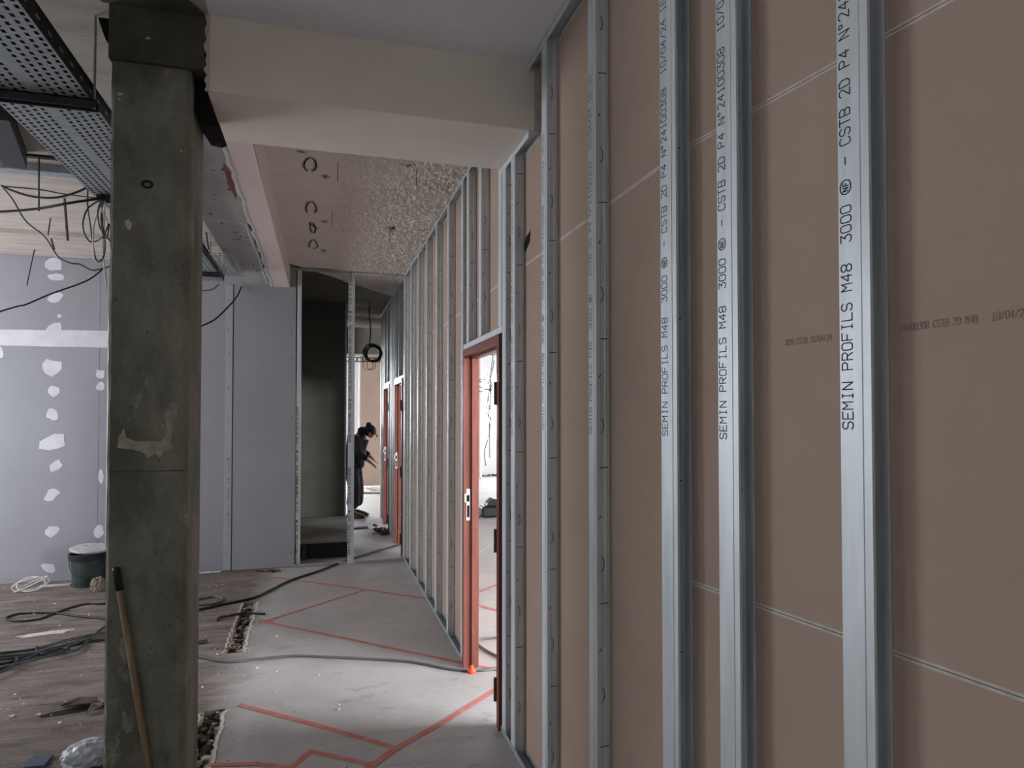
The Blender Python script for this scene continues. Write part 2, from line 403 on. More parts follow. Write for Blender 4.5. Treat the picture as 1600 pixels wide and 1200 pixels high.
tag(cr.build('plaster_crumbs', 'gypsum', floor), kind='stuff')
# red setting-out lines
REDS = [([(375, 1102), (490, 1132), (615, 1168)], .035), ([(782, 1073), (700, 1124), (615, 1172), (560, 1212)], .04),
        ([(440, 1212), (485, 1174), (585, 1196)], .032), ([(330, 1196), (400, 1194), (450, 1199)], .03), ([(414, 972), (560, 1002), (722, 1036)], .035),
        ([(414, 971), (480, 950), (570, 922)], .03), ([(428, 902), (530, 916), (575, 922), (664, 935)], .032), ([(742, 944), (779, 955)], .04),
        ([(744, 927), (775, 914)], .03), ([(742, 1040), (782, 1048)], .035), ([(745, 866), (775, 847)], .04)]
for i, (pts, w) in enumerate(REDS):
    rbm = MB(); PP = [PZ(*p) for p in pts]
    for u, v in zip(PP[:-1], PP[1:]):
        dd = (v - u).normalized() * w * .3
        m_ = max(2, int((v - u).length / .12)); rbm.ribbon([u - dd + (v - u + 2 * dd) * k / m_ for k in range(m_ + 1)], w * random.uniform(.9, 1.05), (0, 0, 1), .0012 + random.uniform(0, .0012))
    rbm.build('chalk_line', 'gypsum' if i == 10 else 'red', floor)
c0 = PZ(415, 972)
MB().ribbon([(c0.x + .05 * math.cos(a), c0.y + .05 * math.sin(a), 0) for a in [k * .4 for k in range(17)]], .012, (0, 0, 1), .0015).build('chalk_line', 'red', floor)
# spilled plaster smear
sm = PZ(70, 990)
MB().prism([(p[0], p[1], .0005) for p in blob((sm.x, sm.y), .17, .05, 18, .3, .25)], (0, 0, .0015)).build('plaster_smear', 'gypsum', floor)
# long broken ridge of the old skim branching off the far groove
e0, e1 = PZ(334, 1014), PZ(374, 1012)
rg = MB()
for k in range(24):
    t = k / 23; stone(rg, (e0.x + (e1.x - e0.x) * t, e0.y + (e1.y - e0.y) * t + random.uniform(-.02, .02), .003), random.uniform(.007, .016))
tag(rg.build('rubble', 'rubble', floor), kind='stuff')

# ================================================================== CEILING
cl = MB()
BX0, BX1, BZ, LBZ = -.80, -.335, 2.87, 2.95                # beam runs
BY0, BY1 = 2.81, 3.31
YP = 7.38                                               # plane of the far partition
cl.box((BX1 - .1, YB - .3, H), (XR + .3, BY0 + .02, H + .2), 0)            # painted bay nearest the camera
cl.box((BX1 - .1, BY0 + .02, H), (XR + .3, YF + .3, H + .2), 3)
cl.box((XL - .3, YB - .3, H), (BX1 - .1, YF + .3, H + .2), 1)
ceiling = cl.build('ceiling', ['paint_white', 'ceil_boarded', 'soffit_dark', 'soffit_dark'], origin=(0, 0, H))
structure(ceiling, 'concrete ceiling slab, painted white in the corridor and bare with board marks at left', 'ceiling')
SOOT = []
for p, a, b in [((508, 275), .08, .10), ((507, 345), .08, .13), ((505, 391), .08, .17), ((612, 354), .12, .22), ((636, 254), .12, .07), ((470, 236), .08, .05)]:
    q = PZ(p[0], p[1], H); SOOT.append((q.x, q.y, a, b))
M['popcorn'] = pop_mat()
# sprayed rough plaster: a real relief, coarse towards the stud wall
x0, x1, y0, y1, st = BX1, .925, BY1 - .02, 8.95, .0075
nx, ny = int((x1 - x0) / st) + 1, int((y1 - y0) / st) + 1
gx = np.linspace(x0, x1, nx); gy = np.linspace(y0, y1, ny)
def vnoise(nx, ny, cell):
    g = rng.random((int(nx / cell) + 3, int(ny / cell) + 3)); ix = np.arange(nx) / cell; iy = np.arange(ny) / cell
    i0, j0 = ix.astype(int), iy.astype(int); fx, fy = ix - i0, iy - j0; fx = fx * fx * (3 - 2 * fx); fy = fy * fy * (3 - 2 * fy)
    a = g[np.ix_(i0, j0)]; b = g[np.ix_(i0 + 1, j0)]; c = g[np.ix_(i0, j0 + 1)]; d = g[np.ix_(i0 + 1, j0 + 1)]
    return (a * (1 - fx)[:, None] + b * fx[:, None]) * (1 - fy)[None] + (c * (1 - fx)[:, None] + d * fx[:, None]) * fy[None]
h = np.clip((vnoise(nx, ny, 1.7) * .75 + vnoise(nx, ny, 4.2) * .4) - .30, 0, 1)
edge = np.clip((gx[:, None] - .02 + .16 * (vnoise(nx, ny, 30) - .5)) / .22, 0, 1)
Z = H - .004 - h * (.002 + .036 * edge)
XX, YY = np.meshgrid(gx, gy, indexing='ij')
verts = np.stack([XX, YY, Z], -1).reshape(-1, 3)
idx = np.arange(nx * ny).reshape(nx, ny)
qs = np.stack([idx[:-1, :-1], idx[:-1, 1:], idx[1:, 1:], idx[1:, :-1]], -1).reshape(-1, 4)
d0, d1 = PZ(478, 419, H), PZ(617, 462, H)                # the coat ends along a slanting edge beyond the partition
cx = verts[qs].mean(1)
lim = d0.y + (cx[:, 0] - d0.x) * (d1.y - d0.y) / (d1.x - d0.x)
qs = qs[cx[:, 1] < np.maximum(lim, 0)]
pm = MB(); pm.v = [tuple(p) for p in verts.tolist()]; pm.f = [tuple(q) for q in qs.tolist()]; pm.mi = [0] * len(pm.f)
tag(pm.build('sprayed_plaster', 'popcorn', ceiling, smooth=False), kind='stuff')
# marker figures, nails and scratches on the soffit
zc = H - .012
for pts in [[(480, 268), (475, 260), (477, 252), (484, 247), (491, 250), (494, 258), (492, 265), (487, 268)],
            [(480, 332), (478, 326), (481, 318), (488, 316), (493, 322), (494, 330), (490, 333)],
            [(484, 349), (486, 362), (491, 364), (493, 358), (489, 349), (484, 349), (494, 356), (501, 358)],
            [(483, 387), (484, 380), (489, 375), (494, 379), (496, 386), (490, 389)]]:
    MB().ribbon([PZ(p[0], p[1], zc) for p in smoothpath([(a, b, 0) for a, b in pts], 4)], .011, (0, 0, -1), 0).build('marker_figure', 'marker', ceiling)
for a, b in [((528, 254), (526, 290)), ((519, 329), (518, 354)), ((651, 262), (652, 303)), ((609, 358), (609, 392))]:
    pa = PZ(*a, zc); MB().tube([pa, pa - Vector((0, 0, .12))], .0022, 5).build('hanger_rod', 'dark_steel', ceiling)
# left bay details: trunking, downstand, dark duct, trap edge
q = PZ(0, 262, H - .05); MB().box((XL, q.y, H - .05), (-1.22, q.y + .09, H)).build('trunking', 'galv_dull', ceiling)
MB().box((XL, 6.52, H - .04), (BX0, YP, H)).build('downstand', 'ceil_boarded', ceiling)
a, b = PZ(-30, 178, H - .08), PZ(36, 258, H - .08)
MB().prism([(a.x, a.y, H), (a.x + .12, a.y, H), (b.x + .02, b.y, H), (b.x - .10, b.y, H)], (0, 0, -.10)).build('duct', 'black_plastic', ceiling)
fr = MB()
P4 = [PZ(p[0], p[1], H - .01) for p in ((12, 175), (70, 182), (64, 192), (20, 187))]
for i in range(3): fr.tube([P4[i], P4[i + 1]], .012, 4)
fr.build('trap_edge', 'wood_raw', ceiling)
for (xx, yt, yb) in [(105, 310, 376), (84, 373, 390)]:
    p = PZ(xx - 4, yt, H - .045); MB().tube([p, PY(xx + 1, yb, p.y)], .009, 5).build('pipe_stub', 'wood_raw', ceiling)
for a, b in [((61, 246), (61, 330)), ((55, 385), (42, 446)), ((79, 341), (75, 368))]:
    p = PZ(a[0], a[1], H - .01); e = PY(b[0], b[1], p.y)
    hb = MB().tube([p, e], .005, 5)
    if a[0] == 61: hb.box((p.x - .16, p.y - .02, p.z - .004), (p.x + .16, p.y + .02, p.z + .006))
    hb.build('hanger_rod', 'dark_steel', ceiling)

# ---- beams
bm_ = empty('ceiling_beam', ((BX1 + .5) / 2, BY0, BZ))
tag(bm_, 'cream painted concrete beam crossing the corridor from column to stud wall', 'beam')
MB().box((-.44, BY0, BZ), (.926, BY1, H)).build('beam_body', 'paint_cream', bm_)
jag = MB()                                              # torn plaster at both ends
zs = np.linspace(BZ, H, 16)
pl = [(.926 + random.uniform(.0, .016), BY0 + .01, z) for z in zs]
jag.prism([(.905, BY0 + .01, BZ)] + pl + [(.905, BY0 + .01, H)], (0, -.014, 0))
pl = [(-.446 + random.uniform(-.007, .005), BY0 + .01, z) for z in zs]
jag.prism([(-.432, BY0 + .01, BZ)] + pl + [(-.432, BY0 + .01, H)], (0, -.014, 0))
jag.build('broken_plaster', 'gypsum', bm_)
bl = empty('ceiling_beam', ((BX0 + BX1) / 2, 5, LBZ))
tag(bl, 'long concrete beam running from column to far partition, half bare, half painted pink', 'beam')
MB().box((BX0, BY0 + .35, LBZ), (BX1, YP + .02, H)).build('beam_body', 'beam_raw', bl)
# painted right-hand part of the underside with a ragged left edge
ed = [(-.475 - .03 * (k / 40) + random.uniform(-.012, .012), BY1 + .0 + (YP - BY1) * k / 40) for k in range(41)]
pk = MB()
pk.prism([(BX1 + .001, BY1 - .02, LBZ - .006), (BX1 + .001, YP, LBZ - .006)] + [(x, q, LBZ - .006) for x, q in reversed(ed)], (0, 0, .008))
pk.box((BX1 - .002, BY1, LBZ - .006), (BX1 + .004, YP, H))
pk.build('painted_skim', 'paint_pink', bl)
MB().ribbon([(x - .006, q, LBZ - .004) for x, q in ed], .020, (0, 0, -1), 0.006).build('broken_plaster', 'compound', bl)
ed2 = [(-.525 - .02 * (k / 14) + random.uniform(-.006, .006), 5.0 + 2.3 * k / 14) for k in range(15)]
MB().ribbon([(x, q, LBZ - .001) for x, q in ed2], .014, (0, 0, -1), 0.001).build('broken_plaster', 'compound', bl)
MB().ribbon([(BX0 + .01, 5.0, LBZ), (-.66, 4.98, LBZ), (-.56, 5.0, LBZ), (-.525, 5.1, LBZ)], .012, (0, 0, -1), 0.002).build('broken_plaster', 'compound', bl)
gp = MB()
for x, q in [(-.50, 5.1), (-.50, 5.6), (-.505, 6.0), (-.51, 6.5)]:
    gp.prism([(p[0], p[1], LBZ - .001) for p in blob((x, q), .012, .16, 12, .3)], (0, 0, -.001))
gp.build('gouge', 'black_gap', bl)
sk_ = MB()
for _ in range(46):
    x, q = random.uniform(BX0 + .02, -.52), random.uniform(3.4, 7.2)
    sk_.prism([(p[0], p[1], LBZ - .0006) for p in blob((x, q), random.uniform(.004, .016), random.uniform(.004, .02), 7, .4)], (0, 0, -.001))
tag(sk_.build('pock_marks', 'dark_steel', bl), kind='stuff')
rs = MB()
q0 = PZ(360, 285, LBZ)
rs.prism([(p[0], p[1], LBZ - .001) for p in blob((q0.x, q0.y), .016, .28, 16, .25, .02)], (0, 0, -.001))
rs.build('rust_stain', 'rust', bl)

# ================================================================== COLUMN
cxl, cxr, cy0, cy1 = -.782, -.502, 2.84, 3.14
col = empty('concrete_column', ((cxl + cxr) / 2, (cy0 + cy1) / 2, 0))
tag(col, 'dark bare concrete column standing in the foreground at left', 'column')
n = 60; cb = MB(); ch = .012
def ring(z, e=0):
    e = e
    j = lambda: random.uniform(-.0022, .0022)
    return [(cxl + ch - e + j(), cy0 - e + j(), z), (cxr - ch * 1.5 + e + j(), cy0 - e + j(), z), (cxr + e + j(), cy0 + ch * 1.5 - e + j(), z), (cxr + e, cy1 - ch + e, z), (cxr - ch + e, cy1 + e, z), (cxl + ch - e, cy1 + e, z), (cxl - e, cy1 - ch + e, z), (cxl - e + j(), cy0 + ch - e + j(), z)]
for k in range(n + 1): cb.v += ring(k / n * 2.965)
for k in range(n):
    for i in range(8): cb.f.append((k * 8 + i, k * 8 + (i + 1) % 8, (k + 1) * 8 + (i + 1) % 8, (k + 1) * 8 + i)); cb.mi.append(0)
cb.build('shaft', 'column', col)
hd = MB()
hz = [2.955, 2.98, 3.02, 3.06, 3.10, 3.14, H]
prof = [[(cxl - .004, cy0 - .022), (-.445 + random.uniform(-.012, .006), cy0 - .022), (-.445, cy1 + .02), (cxl - .004, cy1 + .02)] for z in hz]
for z, pr in zip(hz, prof): hd.v += [(x, q, z) for x, q in pr]
for k in range(len(hz) - 1):
    for i in range(4): hd.f.append((k * 4 + i, k * 4 + (i + 1) % 4, (k + 1) * 4 + (i + 1) % 4, (k + 1) * 4 + i)); hd.mi.append(0)
hd.f.append((3, 2, 1, 0)); hd.mi.append(0)
hd.build('column_head', 'column_head', col)
# torn dark lumps hanging below the head, right and left
t1 = [(-.500, 2.95), (-.44, 2.95), (-.434, 2.90), (-.445, 2.86), (-.424, 2.81), (-.405, 2.775), (-.425, 2.765), (-.47, 2.77), (-.500, 2.82)]
MB().prism([(x, cy0 + .06, z) for x, z in t1], (0, .22, 0)).build('torn_render', 'black_gap', col)
t2 = [(cxl + .01, 3.13), (cxl - .055, 3.13), (cxl - .05, 3.11), (cxl - .03, 3.05), (cxl - .015, 3.03), (cxl + .01, 3.00)]
MB().prism([(x, cy0 + .03, z) for x, z in t2], (0, .2, 0)).build('torn_render', 'black_gap', col)
# bare concrete strip of slab in front of the head
bs = MB().prism([(cxl - .03, 1.2, H - .001), (-.62, 2.50, H - .001), (-.44, cy0 - .02, H - .001), (cxl - .03, cy0 - .02, H - .001)], (0, 0, -.006))
bs.build('bare_patch', 'column_head', ceiling)
sp = MB()
for (a, b, r1, r2) in [(231, 60, .008, .005), (189, 147, .010, .006), (187, 155, .004, .003), (283, 236, .004, .004), (200, 350, .012, .02)]:
    p = PY(a, b, cy0 - (.022 if b < 105 else 0)); sp.prism([(x, p.y - .0015, z) for x, z in blob((p.x, p.z), r1, r2, 12, .35)], (0, .003, 0))
sp.build('plaster_splash', 'gypsum', col)
st_ = [(183, 700), (186, 682), (194, 668), (197, 684), (214, 690), (236, 689), (252, 690), (262, 676), (258, 652), (263, 640), (270, 668), (266, 692), (272, 700), (258, 703), (250, 716), (242, 708), (232, 716), (222, 706), (205, 702)]
MB().prism([PY(a, b, cy0 - .0028) for a, b in st_], (0, .004, 0)).build('plaster_stain', 'stain', col)
p = PY(230, 288, cy0); MB().tube([(p.x + .018 * math.cos(k * .52), p.y - .001, p.z + .013 * math.sin(k * .52)) for k in range(12)], .004, 5, close=True).build('bolt_socket', 'black_gap', col)
p = PY(200, 737, cy0); MB().box((cxl + .005, cy0 - .003, p.z - .0007), (cxr - .01, cy0 + .002, p.z + .0007)).build('pour_joint', 'black_gap', col)

# ================================================================== RIGHT STUD WALL
WX, ST, DEP = .88, .033, .048
wall_r = empty('wall_right', (WX, 4.3, 0))
structure(wall_r, 'long stud wall of galvanised double studs backed with brown plasterboard, right of the corridor')
W0 = Vector((WX, 4.3, 0))
KINK = Vector((WX, 1.607 - ST, 0)); TH = R(8.24)
def profile_mesh(name, side, zb, zt, groove, opened=False):
    """C section, web at y=0, flanges to side*ST; front flange at x=0"""
    s = side
    if groove: pr = [(.007, ST), (0, ST), (0, .021), (.0016, .020), (.0016, .015), (0, .014), (0, 0)]
    else: pr = [(.007, ST), (0, ST), (0, 0)]
    pr += [(.016, 0), (.018, .002), (.030, .002), (.032, 0), (DEP, 0), (DEP, ST), (DEP - .007, ST)]
    pr = [(x, y_ if s > 0 else (-y_ if opened else y_ - ST)) for x, y_ in pr]
    mb = MB(); n = len(pr)
    mb.v = [(x, y_, zb) for x, y_ in pr] + [(x, y_, zt) for x, y_ in pr]
    for i in range(n - 1): mb.f.append((i, i + 1, n + i + 1, n + i)); mb.mi.append(0)
    if s < 0:                                       # punched tabs in the web
        z = zb + .22; k = 0
        while z < zt - .15:
            yy = -.0012 if opened else -ST - .0012
            if k % 3 == 0:
                arc = [(.014 + .012 * math.sin(a), z + .024 * math.cos(a)) for a in [i * math.pi / 8 for i in range(9)]]
                mb.ribbon([(x, yy, zz) for x, zz in arc], .0025, (0, -1, 0), 0, 1)
            elif k % 3 == 1:
                mb.ribbon([(.008, yy, z), (.016, yy, z + .012)], .003, (0, -1, 0), 0, 1)
            else:
                mb.ribbon([(.010, yy, z), (.040, yy, z + .002)], .003, (0, -1, 0), 0, 1)
            z += .13 + .05 * ((k * 7) % 5) / 5; k += 1
    me = bpy.data.meshes.new(name); me.from_pydata(mb.v, [], mb.f); me.update()
    me.materials.append(M['galv']); me.materials.append(M['black_gap']); me.polygons.foreach_set('material_index', mb.mi)
    return me
ME_FAR = profile_mesh('metal_stud', 1, .003, H - .004, False)
ME_NEAR = profile_mesh('metal_stud', -1, .003, H - .004, True)
ME_OPEN = profile_mesh('metal_stud', -1, .003, H - .004, True, True)
DOORS = [(3.285, 4.195), (7.58, 8.44), (9.12, 9.96)]
DTOP = 2.015
ME_FAR_S = profile_mesh('short_stud', 1, DTOP + .04, H - .004, False)
ME_NEAR_S = profile_mesh('short_stud', -1, DTOP + .04, H - .004, True)
def put(me, name, parent, loc, rz=0):
    o = bpy.data.objects.new(name, me); C.objects.link(o); o.parent = parent; o.location = loc; o.rotation_euler = (0, 0, rz); return o
def text_mesh(z0, txt=STUD_TEXT):
    mb = letters(MB(), txt, (-.0006, .0055, z0), (0, 0, 1), (0, 1, 0), .0187, .0225, .0135, .0021, (-1, 0, 0))
    me = bpy.data.meshes.new('printed_lettering'); me.from_pydata(mb.v, [], mb.f); me.update(); me.materials.append(M['ink']); return me
TXT = {}
def pair(Yl, near=False, short=False, loc=None, text=None, single=False):
    if loc is None: loc = Vector((WX, Yl - ST, 0)); rz = 0
    else: rz = TH
    l = loc - W0
    a = put(ME_FAR_S if short else ME_FAR, 'short_stud' if short else 'metal_stud', wall_r, l, rz)
    if text is not None:
        t = put(text_mesh(text) if not isinstance(text, bpy.types.Mesh) else text, 'printed_lettering', a, (0, 0, 0))
    if not single: put(ME_NEAR_S if short else (ME_OPEN if rz else ME_NEAR), 'short_stud' if short else 'metal_stud', wall_r, l, rz)
    return a
def kink(s): return KINK + Vector((math.sin(TH) * s, -math.cos(TH) * s, 0))
for s, z in [(0.0, 1.545), (.221, 1.543), (.559, 1.573)]: pair(0, loc=kink(s), text=z)
for s in (1.06, 1.56, 2.06, 2.56): pair(0, loc=kink(s))
for Yv, z in [(2.122, 1.535), (2.628, 1.54), (3.098, 1.50)]: pair(Yv, text=z)
tsh = text_mesh(1.48)
for Yv in (4.31, 4.82, 5.34, 5.86, 6.40, 6.94, 7.47): pair(Yv, text=tsh)
for Yv in (3.262,): pair(Yv)
for Yv in (7.555, 8.56, 8.72, 8.92, 9.08, 10.06, 10.30, 10.55): pair(Yv, single=Yv > 7.6)
for Yv in (4.13, 3.79, 3.34): pair(Yv, short=True)
for Yv in (8.05, 8.36, 9.5, 9.9): pair(Yv, short=True, single=True)
YEND = 10.58
def track(y0, y1, z, up_, name='floor_track', x=WX):
    mb = MB(); t = .0012; l = .032 * (1 if up_ else -1)
    mb.box((x - t, y0, min(z, z + l)), (x, y1, max(z, z + l))); mb.box((x + DEP, y0, min(z, z + l)), (x + DEP + t, y1, max(z, z + l)))
    mb.box((x - t, y0, min(z, z + t * (1 if up_ else -1))), (x + DEP + t, y1, max(z, z + t * (1 if up_ else -1))))
    return mb
segs = [(KINK.y + ST, DOORS[0][0]), (DOORS[0][1], DOORS[1][0]), (DOORS[1][1], DOORS[2][0]), (DOORS[2][1], YEND)]
for a, b in segs: track(a, b, .0008, True).build('floor_track', 'galv_dull', wall_r)
track(KINK.y, BY0, H - .002, False).build('ceiling_track', 'galv', wall_r)
track(BY0, BY1, BZ - .001, False).build('ceiling_track', 'galv', wall_r)
track(BY1, YEND, H - .008, False).build('ceiling_track', 'galv', wall_r)
for a, b in DOORS: track(a - .02, b + .02, DTOP + .004, True).build('lintel_track', 'galv', wall_r)
def rot_near(mb, name, m, parent=wall_r):
    """builds in the frame of the turned near stretch (x into the wall, y away from the camera)"""
    o = mb.build(name, m, None, origin=(0, 0, 0)); o.parent = parent; o.location = KINK - W0; o.rotation_euler = (0, 0, TH); return o
for zz, u_, nm in ((.0008, True, 'floor_track'), (H - .002, False, 'ceiling_track')): rot_near(track(-3.6, ST, zz, u_, x=0), nm, 'galv_dull')
# plasterboard sheets
BT = .0125; JZ = 2.312
BXF = WX + DEP + .0016
def sheet(y0, y1, z0, z1): MB().box((BXF, y0 + .0015, z0), (BXF + BT, y1 - .0015, z1)).build('plasterboard_sheet', ['board_brown'], wall_r)
for a, b in [(KINK.y + .02, 2.10), (2.10, 3.28), (4.20, 4.80), (4.80, 5.32), (5.32, 6.38), (6.38, 7.58), (8.44, 9.12), (9.96, YEND)]: sheet(a, b, .012, JZ - .004)
for a, b in [(KINK.y + .02, 2.10), (2.10, 3.28), (3.28, 4.20), (4.20, 5.32), (5.32, 6.38), (6.38, 7.58), (7.58, 8.44), (8.44, 9.12), (9.12, 9.96), (9.96, YEND)]:
    sheet(a, b, JZ + .004, H - .005)
for a, b in DOORS: sheet(a, b, DTOP + .002, JZ - .004)
MB().box((BXF - .0002, KINK.y + .02, JZ - .006), (BXF + .010, YEND, JZ + .006)).build('sheet_joint', 'gypsum', wall_r)
nb = DEP + .0016
for z0, z1 in ((.012, 1.158), (1.166, JZ - .004), (JZ + .004, H - .005)):
    for a, b in ((-.54, .022), (-1.545, -.54), (-2.545, -1.545), (-3.6, -2.545)):
        rot_near(MB().box((nb, a + .0012, z0), (nb + BT, b - .0012, z1)), 'plasterboard_sheet', 'board_brown')
for z in (1.162, JZ):
    rot_near(MB().box((nb - .0002, -3.6, z - .0062), (nb + .010, .02, z - .0008)).box((nb - .0002, -3.6, z + .0008), (nb + .010, .02, z + .0062)).box((nb + .003, -3.6, z - .0009), (nb + .009, .02, z + .0009), 1), 'sheet_joint', ['gypsum', 'black_gap'])
# tear in the sheet beside the first stud, flap of paper
MB().prism([PX(a, b, BXF - .0008) for a, b in ((829, 359), (823, 369), (817, 386), (811, 405), (821, 393), (828, 377))], (.004, 0, 0)).build('tear', 'black_gap', wall_r)
# faint printed line on the near sheets
def faint(mb, y0, z, txt):
    return letters(mb, txt, (nb - .0006, y0, z), (0, -1, 0), (0, 0, 1), .0068, .0125, .0048, .0013, (-1, 0, 0))
rot_near(faint(MB(), -.345, 1.752, '3000 CSTB 10/04/24 '), 'printed_line', 'ink_faint')
rot_near(faint(MB(), -.615, 1.752, '24100308 CSTB 2D M48 - 10/04/24 3000 CSTB 24100308'), 'printed_line', 'ink_faint')

# ---- doors: hardwood frames without leaves
for i, (a, b) in enumerate(DOORS):
    d = empty('door_%d' % (i + 1), (WX, (a + b) / 2, 0))
    structure(d, ['red-brown hardwood door frame without a leaf, nearest in the stud wall', 'middle bare hardwood door frame, beyond the far partition', 'farthest bare hardwood door frame in the stud wall'][i], 'door frame')
    x0, x1, t = WX - .012, WX + .082, .044
    for s, yy in ((1, b), (-1, a)):
        mb = MB(); lo, hi = (yy - t, yy) if s > 0 else (yy, yy + t)
        mb.box((x0, lo, .002), (x0 + .05, hi, DTOP))
        if s > 0: mb.box((x0 + .05, lo - .014, .002), (x1, hi, DTOP - .03))
        else: mb.box((x0 + .05, lo, .002), (x1, hi + .014, DTOP - .03))
        mb.build('jamb', 'wood_red', d)
    MB().box((x0, a + t, DTOP - t), (x0 + .05, b - t, DTOP)).box((x0 + .05, a + t, DTOP - t - .014), (x1, b - t, DTOP)).build('frame_head', 'wood_red', d)
    pz = .93; yy = b - t - .001
    pt = MB().box((x0 + .016, yy - .002, pz), (x0 + .040, yy, pz + .20)).box((x0 + .004, yy - .002, pz + .115), (x0 + .018, yy, pz + .17))
    sp_ = pt.build('strike_plate', 'steel_bright', d)
    MB().box((x0 + .020, yy - .0026, pz + .02), (x0 + .036, yy - .0015, pz + .095)).box((x0 + .018, yy - .0026, pz + .12), (x0 + .036, yy - .0015, pz + .16)).build('latch_slot', 'black_gap', sp_)
    for z in (.14, .90, 1.66):
        hg = MB().box((x0 - .004, a + t - .002, z), (x0 + .03, a + t + .010, z + .075)); hg.tube([(x0 - .004, a + t + .012, z - .01), (x0 - .004, a + t + .012, z + .11)], .008, 8)
        hg.build('hinge', 'dark_steel', d)

# ================================================================== FAR PARTITION (left) + OPEN FRAME
wf = empty('wall_far', (-3, YP, 0))
structure(wf, 'grey plasterboard partition across the far end at left with filler patches')
xs_ = [XL, -3.3, -2.1, -.885, -.268]
def fsheet(a, b, z0, z1, m): MB().box((a + .002, YP, z0), (b - .002, YP + .0125, z1)).build('plasterboard_sheet', m, wf)
zt0 = PY(0, 527, YP).z
for a, b in zip(xs_[:-1], xs_[1:]):
    if b > -1: fsheet(a, b, .006, LBZ - .002, 'board_grey')
    else:
        fsheet(a, b, .006, zt0, 'board_grey'); fsheet(a, b, zt0 + .003, H - .05, 'board_grey')
MB().box((XL, YP + .002, .02), (-.27, YP + .09, H)).build('partition_core', 'board_grey', wf)
n = 26; tp = []
for k in range(n + 1): x = XL + (-1.3 - XL) * k / n; tp.append((x, YP - .0015, zt0 + .078 + random.uniform(-.006, .006) + .012 * math.sin(x * 2.2)))
for k in range(n, -1, -1): x = XL + (-1.3 - XL) * k / n; tp.append((x, YP - .0015, zt0 - .075 + random.uniform(-.003, .003)))
MB().prism(tp, (0, .002, 0)).build('joint_tape', 'compound', wf)
SPOTS = [(85, 414, 11, 10, 0), (86, 433, 11, 6, 0), (87, 466, 10, 7, .5), (93, 494, 3, 3, 0), (86, 513, 11, 8, .4), (80, 575, 14, 14, .6), (83, 612, 8, 8, .5), (82, 648, 8, 9, 0), (84, 691, 18, 13, .2), (87, 729, 11, 7, .7), (81, 773, 11, 8, .8), (80, 830, 11, 7, .7), (76, 887, 10, 6, -.6), (156, 585, 7, 8, 0), (157, 603, 6, 6, 0), (154, 832, 8, 10, -.3), (0, 552, 5, 9, 0), (158, 745, 4, 10, 0)]
for a, b, r1, r2, ro in SPOTS:
    p = PY(a, b, YP); s = 6.6 / F
    MB().prism([(x, YP - .0016, z) for x, z in blob((p.x, p.z), r1 * s, r2 * s, 9, .24, ro)], (0, .003, 0)).build('filler_patch', 'compound', wf)
vt = MB().box((-2.03, YP - .001, .01), (-1.96, YP + .001, 2.6))
vt.build('joint_tape', 'compound', wf)
for x in (-.925, -.305):
    for z in (.2, .55, .9, 1.2, 1.55, 1.9, 2.2, 2.5, 2.8):
        MB().lathe([(0, 0), (.006, 0), (.006, .002), (0, .002)], tuple(wf.location), 8).build('screw_head', 'dark_steel', wf)
        s_ = C.objects[-1]; s_.location = Vector((x + random.uniform(-.008, .008), YP, z + random.uniform(-.05, .05))) - Vector(wf.location); s_.rotation_euler = (math.pi / 2, 0, 0)
MB().box((-.96, YP - .0012, .02), (-.89, YP + .001, LBZ - .02)).build('paper_edge', 'board_edge', wf)
lm = letters(MB(), '24 CSTB 10 3000 24  CSTB', (-.905, YP - .002, .35), (0, 0, 1), (-1, 0, 0), .034, .018, .02, .003, (0, -1, 0)); lm.build('printed_lettering', 'ink_faint', wf)
gp = MB().box((-.887, YP - .0016, .01), (-.881, YP + .001, LBZ)); gp.build('board_gap', 'black_gap', wf)
# studs of the open frame: front flange (towards the camera) carries the print
def frame_stud(xc, w, z1, txt, depth=DEP):
    mb = MB(); t = .0012
    mb.box((xc - w / 2, YP, .004), (xc + w / 2, YP + t, z1)); mb.box((xc - w / 2, YP, .004), (xc - w / 2 + t, YP + depth, z1)); mb.box((xc + w / 2 - t, YP, .004), (xc + w / 2, YP + depth, z1))
    mb.box((xc - w * .06, YP - .0015, .004), (xc + w * .04, YP + .001, z1))
    o = mb.build('metal_stud', 'galv', wf)
    tm = MB()
    for z0 in txt: letters(tm, STUD_TEXT[:52], (xc - .004, YP - .0022, z0), (0, 0, 1), (-1, 0, 0), .0187, w * .36, .0135, .0034, (0, -1, 0))
    tm.build('printed_lettering', 'ink', o)
frame_stud(.305, .066, H - .03, [.04, 1.3, 2.25][1:] + [.1])
frame_stud(-.235, .045, H - .03, [.75, .02])
mb = MB().box((-.335, YP - .002, H - .035), (WX, YP + DEP, H - .012)); mb.build('ceiling_track', 'galv_dull', wf)
mb = MB().box((-.27, YP - .002, .001), (.26, YP + DEP, .004)).box((-.27, YP - .002, .001), (.26, YP, .03)).box((.345, YP - .002, .001), (WX - .004, YP, .03)).box((.345, YP - .002, .001), (WX - .004, YP + DEP, .004))
mb.build('floor_track', 'galv_dull', wf)

